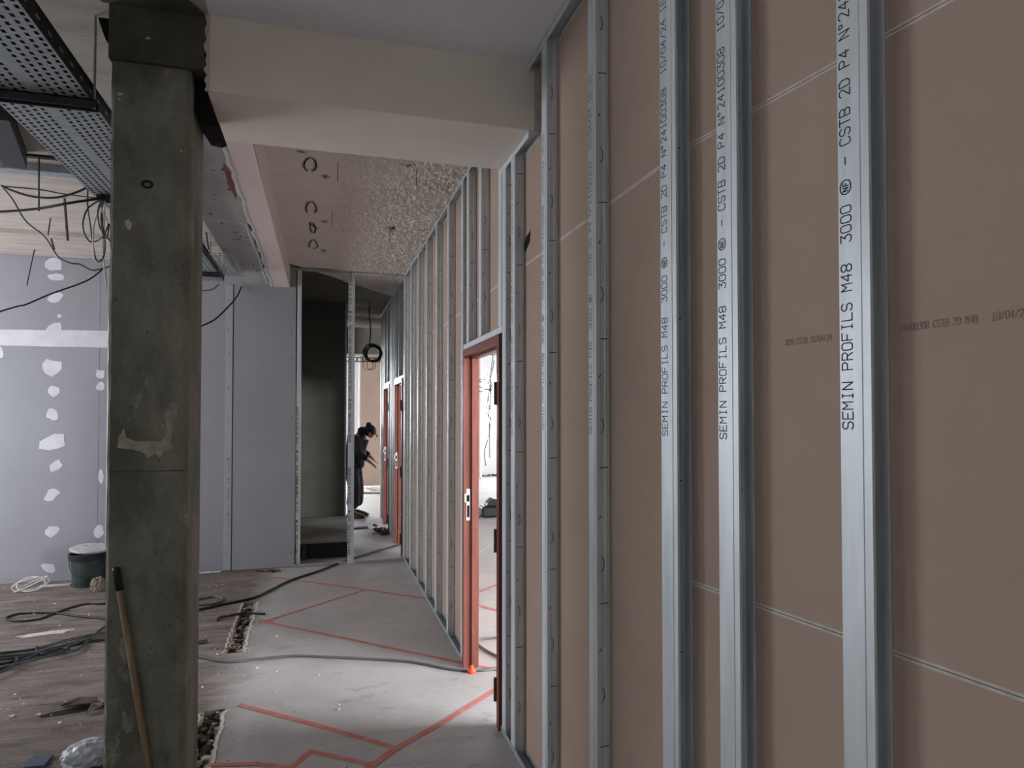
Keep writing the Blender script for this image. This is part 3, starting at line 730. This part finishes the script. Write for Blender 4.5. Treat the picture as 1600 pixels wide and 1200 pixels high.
# ================================================================== BEYOND THE FRAME
YD, XD = 9.56, .325
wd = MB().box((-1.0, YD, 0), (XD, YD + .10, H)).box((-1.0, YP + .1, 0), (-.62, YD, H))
structure(wd.build('wall_rear', 'raw_wall'), 'dark grey wall seen through the open stud frame')
MB().box((XD - .02, YD - .004, .01), (XD + .004, YD + .104, H - .02)).build('trim_1', 'galv_dull'); structure(C.objects[-1], 'steel corner bead on the edge of the dark grey wall', 'corner bead')
pf = empty('platform', (.02, 8.5, 0)); tag(pf, 'low hollow platform with dark open front behind the open frame', 'platform')
MB().box((-.6, 7.66, .185), (.33, 9.5, .205)).build('deck', 'concrete_wall', pf)
MB().box((-.6, 7.76, .0), (.31, 9.5, .185)).build('dark_void', 'black_plastic', pf)  # solid black box standing for the shade in the hollow under the deck
MB().box((-.2, 7.68, 0), (-.16, 7.72, .185)).build('prop', 'wood_raw', pf)
MB().box((-.5, 7.68, 0), (-.46, 7.72, .185)).build('prop', 'wood_raw', pf)
lb = MB().box((-1.0, 11.2, 2.60), (WX + 1.2, 11.6, H)); lbo = lb.build('ceiling_beam', 'soffit_dark'); tag(lbo, 'dark concrete lintel beam beyond the grey wall at corridor end', 'beam')
MB().tube([(.2, 10.2, 2.98), (WX - .03, 10.2, 2.98)], .07, 10).build('pipe', 'paint_cream'); tag(C.objects[-1], 'pale horizontal pipe under the ceiling before the lintel', 'pipe')
bpn = empty('plasterboard_screen', (1.05, 14.8, 0)); tag(bpn, 'brown plasterboard sheet on studs standing behind the person', 'partition')
MB().box((.80, 14.8, .02), (1.9, 14.82, 2.95)).build('sheet', 'board_brown', bpn)
MB().box((.77, 14.79, .0), (.80, 14.84, 3.0)).build('edge_stud', 'galv', bpn)
tr2 = empty('cable_tray', (.9, 14.2, 2.78)); tag(tr2, 'thin perforated cable tray crossing the corridor end above the window', 'cable tray')
mb = MB()
for k in range(34):
    x = -.4 + k * .06
    if k % 2 == 0: mb.box((x, 14.2, 2.72), (x + .035, 14.205, 2.78))
mb.box((-.4, 14.2, 2.78), (1.7, 14.35, 2.80)).box((-.4, 14.2, 2.70), (1.7, 14.205, 2.72)); mb.build('tray_side', 'dark_steel', tr2)
for xx in (-.1, 1.4): MB().tube([(xx, 14.28, 2.80), (xx, 14.28, H - .001)], .008, 6).build('threaded_rod', 'galv_dull', tr2)

# outer walls with window openings
def outer(name, axis, pos, lo, hi, wins, outward, label, m='board_white'):
    w = empty(name, (pos if axis == 'x' else (lo + hi) / 2, pos if axis == 'y' else (lo + hi) / 2, 0)); structure(w, label)
    t = .25 * outward
    def bx_(a, b, z0, z1):
        mb = MB()
        if axis == 'x': mb.box((min(pos, pos + t), a, z0), (max(pos, pos + t), b, z1))
        else: mb.box((a, min(pos, pos + t), z0), (b, max(pos, pos + t), z1))
        mb.build('wall_face', m, w)
    cur = lo
    for c, ww in sorted(wins):
        bx_(cur, c - ww / 2, 0, H); bx_(c - ww / 2, c + ww / 2, 0, .9); bx_(c - ww / 2, c + ww / 2, 2.72, H); cur = c + ww / 2
    bx_(cur, hi, 0, H)
    return w
outer('wall_left', 'x', XL, YB, YF, WIN_LEFT, -1, 'white outer wall with windows, left of the open room')
outer('wall_outer', 'x', XR, YB, YF, WIN_RIGHT, 1, 'white outer wall with windows of the room behind the stud wall')
outer('wall_end', 'y', YF, XL, XR, WIN_FAR, 1, 'bright outer wall with windows at the very far end')
outer('wall_back', 'y', YB, XL, XR, [], -1, 'plain wall behind the camera', 'concrete_wall')
def window(i, axis, pos, c, w, label):
    d = empty('window_%d' % i, (pos if axis == 'x' else c, c if axis == 'x' else pos, .9)); structure(d, label, 'window')
    def bar(a0, a1, z0, z1, nm='window_frame'):
        mb = MB()
        if axis == 'x': mb.box((pos - .03, a0, z0), (pos + .03, a1, z1))
        else: mb.box((a0, pos - .03, z0), (a1, pos + .03, z1))
        mb.build(nm, 'window_white', d)
    a, b = c - w / 2, c + w / 2
    bar(a, a + .06, .9, 2.72); bar(b - .06, b, .9, 2.72); bar(a, b, .9, .96); bar(a, b, 2.66, 2.72); bar(c - .04, c + .04, .96, 2.66, 'mullion'); bar(a, b, 2.05, 2.1, 'transom')
i = 1
for y_, w in WIN_LEFT: window(i, 'x', XL - .06, y_, w, 'tall white framed window in the left outer wall, %s' % ['added behind the camera as fill light', 'level with the column', 'nearest the patched wall'][i - 1]); i += 1
for k, (y_, w) in enumerate(WIN_RIGHT): window(i, 'x', XR + .06, y_, w, 'white framed window in the outer wall behind the studs, %s from the camera' % ['nearest', 'second', 'third', 'farthest'][k]); i += 1
for k, (x_, w) in enumerate(WIN_FAR): window(i, 'y', YF + .06, x_, w, ['bright far window at the left of the end wall', 'bright far window beside the bending person', 'bright far window seen through the nearest door frame'][k]); i += 1

# ================================================================== CABLE TRAY (left ceiling)
TX0, TX1, TZ, TY0, TY1 = -1.235, -.875, 2.83, .2, 6.62
ct = empty('cable_tray', ((TX0 + TX1) / 2, 3, TZ)); tag(ct, 'long perforated steel cable tray hung under the left ceiling beside the column', 'cable tray')
mb = MB(); lanes = 11; lw = (TX1 - TX0) / lanes; pitch = .036
nrow = int((TY1 - TY0) / pitch)
for k in range(lanes):
    xa = TX0 + k * lw
    if k in (5,):
        mb.quad((xa, TY0, TZ), (xa, TY1, TZ), (xa + lw, TY1, TZ), (xa + lw, TY0, TZ)); continue
    s0, s1 = xa + lw * .30, xa + lw * .70
    mb.quad((xa, TY0, TZ), (xa, TY1, TZ), (s0, TY1, TZ), (s0, TY0, TZ)); mb.quad((s1, TY0, TZ), (s1, TY1, TZ), (xa + lw, TY1, TZ), (xa + lw, TY0, TZ))
    for j in range(nrow):
        ya = TY0 + j * pitch + (pitch / 2 if k % 2 else 0)
        mb.quad((s0, ya, TZ), (s0, ya + pitch * .45, TZ), (s1, ya + pitch * .45, TZ), (s1, ya, TZ))
mb.build('tray_base', 'galv_dull', ct)
for k in range(13):
    xx = TX0 + .025 + k * .0258
    MB().tube([(xx + .004 * math.sin(j * 1.3 + k), TY0 + .02 + (TY1 - TY0 - .06) * j / 24, TZ + .0145 + .001 * math.sin(j + k)) for j in range(25)], .0132, 6).build('added_cable', 'cable_black', ct, smooth=True)  # black cables added so the tray slots read dark from below
for x, s in ((TX0, -1), (TX1, 1)):
    mb = MB().box((x - .001, TY0, TZ), (x + .001, TY1, TZ + .06)).box((x - .008, TY0, TZ + .058), (x + .008, TY1, TZ + .062))
    for j in range(int((TY1 - TY0) / .1)):
        ya = TY0 + j * .1; mb.box((x + s * .0012, ya, TZ + .026), (x + s * .0020, ya + .03, TZ + .036), 1)
    mb.build('side_rail', ['dark_steel', 'galv_dull'], ct)
for yy, x0_ in ((PZ(90, 160, TZ - .03).y, TX0 - .06), (PZ(160, 312, TZ - .03).y, TX0 + .02), (6.2, TX0 - .02)):
    MB().box((x0_, yy, TZ - .035), (TX1 + .02, yy + .004, TZ - .002)).box((x0_, yy + .04, TZ - .035), (TX1 + .02, yy + .044, TZ - .002)).box((x0_, yy, TZ - .006), (TX1 + .02, yy + .044, TZ - .002)).build('support_channel', 'dark_steel', ct)
    for xx in (x0_ + .02, TX1 + .01): MB().tube([(xx, yy + .02, TZ - .03), (xx, yy + .02, H - .002)], .005, 6).build('threaded_rod', 'galv_dull', ct)
MB().box((TX0, TY1, TZ), (TX1, TY1 + .004, TZ + .06)).build('end_plate', 'galv_dull', ct)
wbk = empty('wire_basket_tray', (-.78, 6.2, 2.86)); tag(wbk, 'short wire mesh basket tray right of the column, above the pale panel', 'cable tray')
mb = MB()
for k in range(5): mb.tube([(-.855 + k * .041, 5.6, 2.86), (-.855 + k * .041, 6.48, 2.86)], .003, 5)
for k in range(14): mb.tube([(-.855, 5.62 + k * .065, 2.863), (-.69, 5.62 + k * .065, 2.863), (-.69, 5.62 + k * .065, 2.93)], .003, 5)
mb.tube([(-.69, 5.6, 2.93), (-.69, 6.48, 2.93)], .003, 5); mb.build('wire_mesh', 'galv_dull', wbk)
for yy in (5.65, 6.40): MB().tube([(-.85, yy, 2.86), (-.85, yy, H - .004)], .005, 6).build('threaded_rod', 'galv_dull', wbk)

# ================================================================== LOOSE CABLES OVERHEAD (left)
def wire(name, pix, Ys, r, m, label, cat='cable', n=7, close=False):
    if not isinstance(Ys, (list, tuple)): Ys = [Ys] * len(pix)
    P = [PY(a, b, q) for (a, b), q in zip(pix, Ys)]
    o = MB().tube(smoothpath(P, n, close), r, 6, close=close).build(name, m, smooth=True); return tag(o, label, cat)
YC = PZ(160, 312, TZ - .03).y
wire('hanging_cable', [(-60, 334), (0, 331), (60, 326), (110, 317), (165, 309)], [YC + .3, YC + .2, YC + .1, YC, YC], .007, 'cable_black', 'thick black cable strung across to the cable tray at left')
wire('hanging_cable', [(2, 290), (20, 298), (50, 307), (85, 309), (115, 302), (138, 291), (141, 280)], YC, .006, 'cable_grey', 'sagging grey cable looped under the ceiling at far left')
wire('hanging_cable', [(2, 290), (20, 312), (40, 345), (70, 370), (90, 400), (110, 411), (125, 413), (143, 422), (158, 420), (172, 416)], YC + .6, .005, 'cable_grey', 'long thin grey cable drooping in front of the patched wall')
wire('hanging_cable', [(-30, 500), (0, 487), (30, 478), (40, 476), (80, 459), (120, 445), (142, 435), (160, 421)], YC + .7, .005, 'cable_black', 'thin dark cable rising from the left edge across the patched wall')
wire('hanging_cable', [(3, 291), (60, 296), (100, 303), (155, 310)], YC, .0035, 'cable_grey', 'taut thin wire below the trunking at left')
cb_ = empty('cable_bundle', PY(158, 312, YC)); tag(cb_, 'tangled bundle of pale and grey wires hanging from the tray beside the column', 'cables')
for pts, m in [([(157, 312), (138, 325), (130, 345), (131, 362), (140, 377), (152, 376), (163, 366), (170, 350)], 'cable_grey'),
               ([(138, 282), (137, 320), (141, 350), (146, 385), (150, 405), (155, 409), (162, 400), (164, 380), (160, 340), (158, 315)], 'cable_grey'),
               ([(160, 313), (152, 335), (146, 360), (147, 400), (152, 410), (160, 408)], 'cable_white'), ([(162, 313), (158, 340), (162, 372), (168, 368), (171, 350)], 'cable_grey'),
               ([(164, 312), (163, 345), (161, 385), (164, 425), (167, 450)], 'cable_white'), ([(159, 312), (153, 330), (156, 355), (166, 368), (174, 380)], 'cable_grey'), ([(156, 314), (160, 330), (168, 345), (166, 360), (158, 366)], 'cable_white')]:
    MB().tube(smoothpath([PY(a, b, YC + random.uniform(-.05, .05)) for a, b in pts], 6), .0045, 5).build('wire', m, cb_, smooth=True)
wire('hanging_cable', [(377, 448), (371, 462), (358, 478), (337, 498), (318, 508), (300, 513)], [YP - .01, YP - .1, YP - .2, YP - .3, YP - .4, YP - .5], .008, 'cable_black', 'black cable sagging in front of the pale panel right of the column')
wire('hanging_cable', [(342, 444), (332, 452), (318, 454), (300, 450)], [6.5] * 4, .006, 'cable_grey', 'short grey cable loop below the end of the tray')
wire('hanging_cable', [(320, 348), (323, 368), (326, 390)], [6.2] * 3, .006, 'cable_black', 'short dark cable dropping from the slab right of the column')

# coil hanging in the corridor beyond the frame
YK = 9.2
co_ = empty('cable_coil', PY(580, 552, YK)); tag(co_, 'coil of black cable hanging from the ceiling above the person', 'cables')
MB().tube(smoothpath([PY(578, 470, YK), PY(577, 490, YK), PY(579, 515, YK), PY(577, 540, YK)], 6), .009, 6).build('cable_drop', 'cable_black', co_, smooth=True)
for k in range(5):
    r1, r2 = random.uniform(10, 14), random.uniform(11, 14); cxx, cyy = 582 + random.uniform(-2, 2), 553 + random.uniform(-2, 2)
    MB().tube([PY(cxx + r1 * math.cos(a * .3), cyy + r2 * math.sin(a * .3), YK + .02 * k) for a in range(21)], .009, 6, close=True).build('cable_loop', 'cable_black', co_, smooth=True)
for k in range(2):
    MB().tube([PY(575 + k * 5 + (8 - k) * math.cos(a * .35), 570 + 8 * math.sin(a * .35), YK) for a in range(18)], .004, 5, close=True).build('cable_loop', 'cable_black', co_, smooth=True)

# ================================================================== FLOOR CLUTTER
def floor_cable(name, pix, r, m, label, lift=0.0, n=8):
    P = [PZ(a, b) + Vector((0, 0, r + lift)) for a, b in pix]
    return tag(MB().tube(smoothpath(P, n), r, 7).build(name, m, smooth=True), label, 'cable')
floor_cable('floor_cable', [(250, 968), (308, 955), (340, 948), (395, 936), (420, 925), (455, 908), (500, 893), (535, 879), (570, 868), (600, 859), (625, 852)], .010, 'cable_black', 'black cable running across the floor to the middle door frame')
floor_cable('floor_cable', [(290, 943), (310, 938), (332, 934), (346, 936), (346, 941), (332, 945), (308, 947), (280, 948)], .009, 'cable_grey', 'grey cable bent in a loop on the floor just right of the column')
floor_cable('floor_cable', [(215, 1012), (270, 1020), (308, 1027), (345, 1035), (365, 1036), (400, 1032), (460, 1027), (520, 1029), (620, 1034), (660, 1039), (700, 1047), (735, 1050), (760, 1049), (784, 1044)], .0085, 'cable_grey', 'long grey cable crossing the corridor floor to the nearest door')
floor_cable('floor_cable', [(800, 1036), (770, 1024), (748, 1010), (745, 1004), (755, 1000), (790, 997)], .009, 'cable_grey', 'grey cable curving on the floor inside the nearest door frame')
floor_cable('floor_cable', [(340, 971), (345, 966), (380, 960), (392, 960), (414, 961)], .009, 'cable_black', 'short bent black cable crossing the far floor groove')
floor_cable('floor_cable', [(290, 1009), (308, 1007), (324, 1004)], .012, 'cable_black', 'short black cable end beside the foot of the column')
floor_cable('floor_cable', [(190, 942), (158, 945), (135, 945), (110, 951), (85, 960), (60, 969), (30, 972), (10, 969), (16, 964), (35, 960), (80, 959), (120, 964), (160, 968), (195, 972)], .0085, 'cable_black', 'black cable looped back on itself on the rough floor at left')
pc = empty('cable_pile', PZ(60, 1020)); tag(pc, 'long heap of bundled black cables lying on the rough floor at left', 'cables')
for pts in [[(-60, 1034), (0, 1027), (55, 1018), (110, 1005), (150, 996), (190, 988)], [(-60, 1042), (0, 1034), (60, 1023), (120, 1008), (160, 1002), (195, 997)], [(-60, 1075), (0, 1058), (30, 1043), (80, 1030), (120, 1020), (140, 1002), (160, 988), (190, 970)],
            [(-60, 1052), (0, 1049), (30, 1040), (60, 1026), (100, 1012), (150, 1000)], [(-40, 1030), (0, 1029), (20, 1030), (27, 1037), (15, 1045), (-20, 1053)], [(57, 1016), (58, 1021), (66, 1026), (90, 1023), (108, 1017), (100, 1016)], [(-50, 1046), (0, 1041), (40, 1032), (70, 1021), (105, 1010)], [(-40, 1038), (10, 1035), (50, 1028), (64, 1021)]]:
    MB().tube(smoothpath([PZ(a, b) + Vector((0, 0, .01 + random.uniform(0, .02))) for a, b in pts], 7), .0095, 6).build('cable', random.choice(['cable_black', 'cable_black', 'black_plastic']), pc, smooth=True)
# red plug on the grey cable
p = PZ(737, 1051); rc = MB().lathe([(.0, 0), (.026, 0), (.026, .018), (.012, .026), (.012, .045), (0, .047)], (p.x, p.y, 0), 14); tag(rc.build('red_plug', 'red_cap', smooth=True), 'small orange-red plastic cap on the grey cable by the door', 'cap')
# white strapping ring
p = PZ(48, 924)
mb = MB()
for k in range(3):
    ph = k * .7; mb.tube([(p.x + .11 * math.cos(a * .35) * (1 + .1 * k), p.y + .05 * math.sin(a * .35 + ph), .012 + .055 * (1 + math.sin(a * .35 + ph * 2))) for a in range(18)], .005, 5, close=True)
tag(mb.build('strap_coil', 'cable_white', smooth=True), 'loose coil of white strapping on the floor by the patched wall', 'strap')
q0, q1 = PZ(62, 917), PZ(112, 913); tag(MB().box((q0.x, q0.y - .02, 0), (q1.x, q0.y + .02, .012)).build('batten', 'gypsum'), 'thin white batten lying along the foot of the patched wall', 'batten')
# bucket
p = PZ(135, 914)
bk = empty('bucket', (p.x + .02, p.y, 0)); tag(bk, 'dark green plastic bin with a dusty grey lid in front of the patched wall', 'bin')
bc = (p.x + .02, p.y, 0)
MB().lathe([(0, .002), (.125, .002), (.135, .05), (.150, .27), (0, .27)], bc, 28).build('body', 'green_plastic', bk, smooth=False)
MB().lathe([(.150, .25), (.166, .25), (.170, .30), (.166, .305), (.150, .29)], bc, 28).build('rim', 'black_plastic', bk)
ld = MB().lathe([(0, .0), (.172, .0), (.176, .012), (.16, .02), (0, .024)], bc, 28); lo = ld.build('lid', 'grey_lid', bk); lo.location = (0.02, -.01, .335); lo.rotation_euler = (.07, .06, 0)
MB().tube(smoothpath([(bc[0] - .16, bc[1] - .02, .26), (bc[0] - .10, bc[1] - .15, .16), (bc[0], bc[1] - .19, .10), (bc[0] + .12, bc[1] - .14, .18), (bc[0] + .16, bc[1], .26)], 6), .004, 5).build('handle', 'dark_steel', bk)
p = PZ(180, 905); tag(bevel(MB().prism([(p.x - .05, p.y - .05, 0), (p.x + .14, p.y - .05, 0), (p.x + .17, p.y - .05, .36), (p.x + .10, p.y - .05, .44), (p.x - .03, p.y - .05, .40), (p.x - .06, p.y - .05, .2)], (0, .2, 0)).build('tool_case', 'black_plastic'), .02), 'dark tool case half hidden by the column beside the bin', 'case')
def crumple(name, c, rx, ry, rz_, m, label, cat, seed, sub=3, amp=.35):
    r_ = np.random.default_rng(seed); bm = bmesh.new(); bmesh.ops.create_icosphere(bm, subdivisions=sub, radius=1)
    dirs = r_.normal(size=(9, 3)); ph = r_.uniform(0, 6, 9)
    for v in bm.verts:
        d = np.array(v.co); s = 1 + amp * sum(abs(math.sin(4.2 * float(d @ dirs[k]) + ph[k])) - .5 for k in range(9)) / 3.2
        v.co = Vector((d[0] * rx * s, d[1] * ry * s, max(d[2] * rz_ * s, -rz_ * .55)))
    me = bpy.data.meshes.new(name); bm.to_mesh(me); bm.free(); me.materials.append(M[m])
    o = bpy.data.objects.new(name, me); C.objects.link(o); o.location = (c[0], c[1], rz_ * .55); return tag(o, label, cat)
p = PZ(152, 920); crumple('foam_scrap', (p.x + .03, p.y - .08), .055, .05, .075, 'rubble', 'pale lump of foam scrap in front of the dark bin', 'scrap', 3)
p = PZ(142, 1190); crumple('plastic_bag', (p.x - .01, p.y), .10, .075, .06, 'plastic_film', 'crumpled pale blue plastic bag on the floor by the column foot', 'plastic bag', 5, 4, .2)
P4 = [PZ(a, b) for a, b in ((52, 1185), (83, 1183), (68, 1200), (36, 1203))]
tag(MB().prism([(q.x, q.y, .001) for q in P4], (0, 0, .012)).build('board_offcut', 'blue_grey'), 'small blue-grey board offcut at the bottom left', 'offcut')
# splintered boards over a hole in the rough floor
sw = empty('broken_board', PZ(125, 1108)); tag(sw, 'splintered piece of floorboard lying on the rough floor left of the column', 'board')
for (a, b, c_, d_) in [(95, 1106, 152, 1097), (98, 1109, 156, 1103), (135, 1118, 158, 1106)]:
    u, v_ = PZ(a, b), PZ(c_, d_); MB().tube([u + Vector((0, 0, .012)), (u + v_) / 2 + Vector((0, 0, .03)), v_ + Vector((0, 0, .02))], [.004, .018, .012], 5).build('splinter', 'wood_raw', sw)
MB().prism([(q[0], q[1], .0008) for q in blob(PZ(128, 1108).xy, .16, .05, 16, .3, .2)], (0, 0, .001)).build('dark_hole', 'black_gap', sw)
for k, (a, b) in enumerate([(17, 1121), (93, 1131), (60, 1118)]):
    p = PZ(a, b); mb = MB(); stone(mb, (p.x, p.y, .006), .02 if k == 0 else .012); tag(mb.build('plaster_chip', 'gypsum'), ['larger pale plaster chip near the left edge of the rough floor', 'small pale chip below the splintered board', 'small pale chip left of the splintered board'][k], 'chip')
# broken skirting chips at the panel foot
p = PZ(418, 893); mb = MB()
for k in range(14): stone(mb, (p.x + random.uniform(-.1, .12), p.y + random.uniform(-.05, .03), .008), random.uniform(.012, .03))
tag(mb.build('debris_heap', 'wood_raw'), 'small dark heap of debris at the foot of the pale panel', 'debris', kind='stuff')
p = PZ(598, 832); mb = MB()
for k in range(60): stone(mb, (p.x - .02 + max(-.2, min(.1, random.gauss(0, .07))), p.y + max(-.2, min(.2, random.gauss(0, .10))), abs(random.gauss(.02, .03))), random.uniform(.015, .045))
tag(mb.build('debris_heap', 'rubble'), 'heap of plaster rubble at the foot of the studs near the person', 'debris', kind='stuff')
p0, p1 = PZ(552, 826), PZ(574, 824); tag(MB().box((p0.x, p0.y - .05, 0), (p1.x, p0.y + .08, .02)).build('board_offcut', 'blue_grey'), 'flat grey board offcut on the floor behind the open frame', 'offcut')
# long handle leaning on the column
T = PY(181, 886, cy0 - .012); Bt = PZ(249, 1305); Bt.z = .012
sk = empty('wooden_pole', (Bt.x, Bt.y, 0)); tag(sk, 'long pale wooden handle with black grip end leaning on the column', 'handle')
d = (T - Bt); L = d.length; dn = d.normalized()
MB().tube([Bt, Bt + dn * (L - .085)], [.0130, .0122], 12).build('shaft', 'wood_pale', sk, smooth=True)
MB().tube([Bt + dn * (L - .088), Bt + dn * (L - .012), Bt + dn * (L - .004), T], [.0145, .014, .012, .005], 12).build('grip', 'black_plastic', sk, smooth=True)

# ================================================================== ROOM SEEN THROUGH THE NEAR DOOR
p = PZ(763, 807)
bg_ = empty('tool_bag', (p.x, p.y, 0)); tag(bg_, 'black tool bag on the floor beyond the nearest door frame', 'bag')
bevel(MB().box((p.x - .13, p.y - .13, 0), (p.x + .17, p.y + .15, .17)).build('body', 'black_plastic', bg_), .03)
bevel(MB().prism([(p.x - .06, p.y - .12, .17), (p.x + .15, p.y - .12, .17), (p.x + .17, p.y - .12, .27), (p.x + .05, p.y - .12, .29), (p.x - .03, p.y - .12, .22)], (0, .24, 0)).build('flap', 'cable_black', bg_), .015)
MB().tube(smoothpath([(p.x - .12, p.y - .12, .05), (p.x - .20, p.y - .16, .012), (p.x - .30, p.y - .22, .008)], 6), .008, 5).build('strap', 'cable_black', bg_)
wt = empty('wire_tangle', PY(765, 620, 15.9)); tag(wt, 'tangle of dark wires hanging before the window beyond the nearest door', 'cables')
tpp = PY(770, 560, 15.9); MB().tube([tpp, (tpp.x, 15.9, H - .002)], .01, 5).build('wire', 'cable_black', wt)
for pts in [[(742, 600), (755, 607), (764, 608), (770, 600)], [(741, 590), (752, 597), (763, 585), (769, 605)], [(743, 607), (752, 612), (762, 606)], [(765, 608), (767, 625), (763, 645), (766, 655), (764, 680), (757, 705), (759, 728)], [(764, 608), (763, 630), (767, 648), (764, 675), (766, 686)], [(766, 600), (760, 640), (764, 655), (765, 715)], [(770, 560), (766, 590), (768, 612)], [(772, 563), (768, 585), (762, 600)], [(743, 628), (746, 634), (743, 642)], [(741, 598), (756, 592), (766, 606), (766, 640)]]:
    MB().tube(smoothpath([PY(a, b, 15.9) for a, b in pts], 6), .010, 5).build('wire', 'cable_black', wt, smooth=True)
pp = PY(750, 600, 16.4); tag(MB().tube([(pp.x, 16.4, .01), (pp.x, 16.4, H - .002)], .05, 10).build('pipe', 'paint_pink'), 'thin pinkish riser pipe beyond the nearest door frame', 'pipe')
ba = PZ(758, 746); mb = MB()
for k in range(26): stone(mb, (ba.x + random.uniform(-.5, .7), 16.7 + random.uniform(-.1, .2), .03), random.uniform(.02, .06))
tag(mb.build('debris_heap', 'dark_steel'), 'dark scattered debris along the far wall beyond the nearest door', 'debris', kind='stuff')

# ================================================================== PERSON
pr = empty('person', PZ(554, 808)); pr.rotation_euler = (0, 0, -YAW)
tag(pr, 'person in black hooded jacket and wide dark trousers bending forward, arm reaching out', 'person')
def skinned(name, verts, edges, root, m, sub=2):
    bm = bmesh.new(); lay = bm.verts.layers.skin.verify()
    vs_ = [bm.verts.new(v[:3]) for v in verts]
    for k, v in enumerate(vs_):
        rr = verts[k][3]; v[lay].radius = rr if isinstance(rr, tuple) else (rr, rr); v[lay].use_root = (k == root)
    for a, b in edges: bm.edges.new((vs_[a], vs_[b]))
    me = bpy.data.meshes.new(name); bm.to_mesh(me); bm.free(); me.materials.append(M[m])
    o = bpy.data.objects.new(name, me); C.objects.link(o); o.parent = pr
    md = o.modifiers.new('skin', 'SKIN'); md.use_smooth_shade = True; md.branch_smoothing = .5
    sd = o.modifiers.new('subdivision', 'SUBSURF'); sd.levels = sub; sd.render_levels = sub
    return o
# x forward (towards the stud wall), y to the person's left, z up
V = [(-.02, 0, .84, .11), (0, 0, 1.02, .11), (.04, 0, 1.20, .13), (.13, 0, 1.31, .055), (.20, 0, 1.325, .05), (.255, 0, 1.31, .085), (.30, 0, 1.255, .06)]
E_ = [(0, 1), (1, 2), (2, 3), (3, 4), (4, 5), (5, 6)]
def limb(start, pts):
    prev = start
    for p_ in pts: V.append(p_); E_.append((prev, len(V) - 1)); prev = len(V) - 1
    return prev
hand = {}
for s in (-1, 1):
    if s < 0: w_ = limb(2, [(.06, -.19, 1.27, .055), (.10, -.22, 1.02, .042), (.24, -.20, .90, .030), (.29, -.19, .865, .026)])
    else: w_ = limb(2, [(.06, .19, 1.27, .055), (.06, .23, 1.02, .042), (.20, .20, .93, .030), (.25, .18, .90, .026)])
    hx, hy, hz_ = V[w_][:3]
    for k, (dy, ln) in enumerate([(-.032, .065), (-.011, .075), (.011, .072), (.032, .058)]):
        limb(w_, [(hx + .03, hy + dy, hz_ - .03, .0095), (hx + .03 + ln * .5, hy + dy, hz_ - .055 - k * .002, .0085), (hx + .025 + ln * .8, hy + dy * .9, hz_ - .085, .007)])
    limb(w_, [(hx + .015, hy - s * .04, hz_ - .02, .010), (hx + .045, hy - s * .055, hz_ - .045, .008)])
for s in (-1, 1):
    limb(0, [(-.02, s * .10, .78, .085), (.03, s * .11, .44, .055), (-.03, s * .11, .09, .040), (.04, s * .115, .045, .035), (.13, s * .12, .03, .028)])
skinned('body', V, E_, 0, 'skin')
# jacket
V = [(-.03, 0, .72, (.17, .20)), (-.02, 0, .90, (.155, .19)), (.0, 0, 1.08, (.155, .19)), (.05, 0, 1.24, (.135, .18)), (.12, 0, 1.325, .085)]
E_ = [(0, 1), (1, 2), (2, 3), (3, 4)]
limb(3, [(.06, -.20, 1.26, .075), (.10, -.235, 1.02, .062), (.235, -.205, .905, .048)]); limb(3, [(.06, .20, 1.26, .075), (.06, .245, 1.02, .062), (.195, .205, .935, .048)])
skinned('jacket', V, E_, 2, 'cloth_black')
V = [(-.03, 0, .85, .13)]; E_ = []
for s in (-1, 1): limb(0, [(-.02, s * .10, .72, .115), (.02, s * .115, .45, .105), (-.005, s * .12, .14, .115)])
skinned('trousers', V, E_, 0, 'trouser')
def ell(name, c, r_, m, rot=0):
    bm = bmesh.new(); bmesh.ops.create_uvsphere(bm, u_segments=18, v_segments=12, radius=1)
    me = bpy.data.meshes.new(name); bm.to_mesh(me); bm.free(); me.materials.append(M[m]); me.polygons.foreach_set('use_smooth', [True] * len(me.polygons))
    me.transform(Matrix.Translation(c) @ Matrix.Rotation(rot, 4, 'Y') @ Matrix.Diagonal((*r_, 1)))
    o = bpy.data.objects.new(name, me); C.objects.link(o); o.parent = pr; return o
ell('hair', (.235, 0, 1.35), (.105, .092, .095), 'hair', .5)
ell('hair_bun', (.215, 0, 1.445), (.045, .05, .038), 'hair')
ell('hood', (.125, 0, 1.345), (.085, .12, .065), 'cloth_black', .3)
nb_ = ell('nose', (.348, 0, 1.265), (.022, .014, .016), 'skin', .6)
for s in (-1, 1): ell('ear', (.25, s * .088, 1.305), (.018, .010, .028), 'skin', .4)
for s in (-1, 1): ell('eye', (.335, s * .03, 1.292), (.008, .010, .006), 'cable_black')
ell('mouth', (.325, 0, 1.225), (.012, .025, .006), 'rust')
for s in (-1, 1):
    mb = MB(); yy = s * .12
    pfl = [(-.09, .0), (.19, .0), (.20, .035), (.14, .065), (.04, .10), (-.06, .11), (-.095, .06)]
    base = [(x, yy - .045, z) for x, z in pfl]
    me = bpy.data.meshes.new('shoe'); mb.prism(base, (0, .09, 0)); me.from_pydata(mb.v, [], mb.f); me.update(); me.materials.append(M['shoe'])
    o = bpy.data.objects.new('shoe', me); C.objects.link(o); o.parent = pr; bevel(o, .02, 3)
p = PZ(580, 770); crumple('dust_sheet', (p.x + .3, p.y + .2), .55, .35, .07, 'cable_white', 'crumpled pale sheet lying at the foot of the brown screen', 'sheet', 9, 4)
bpy.context.view_layer.update()
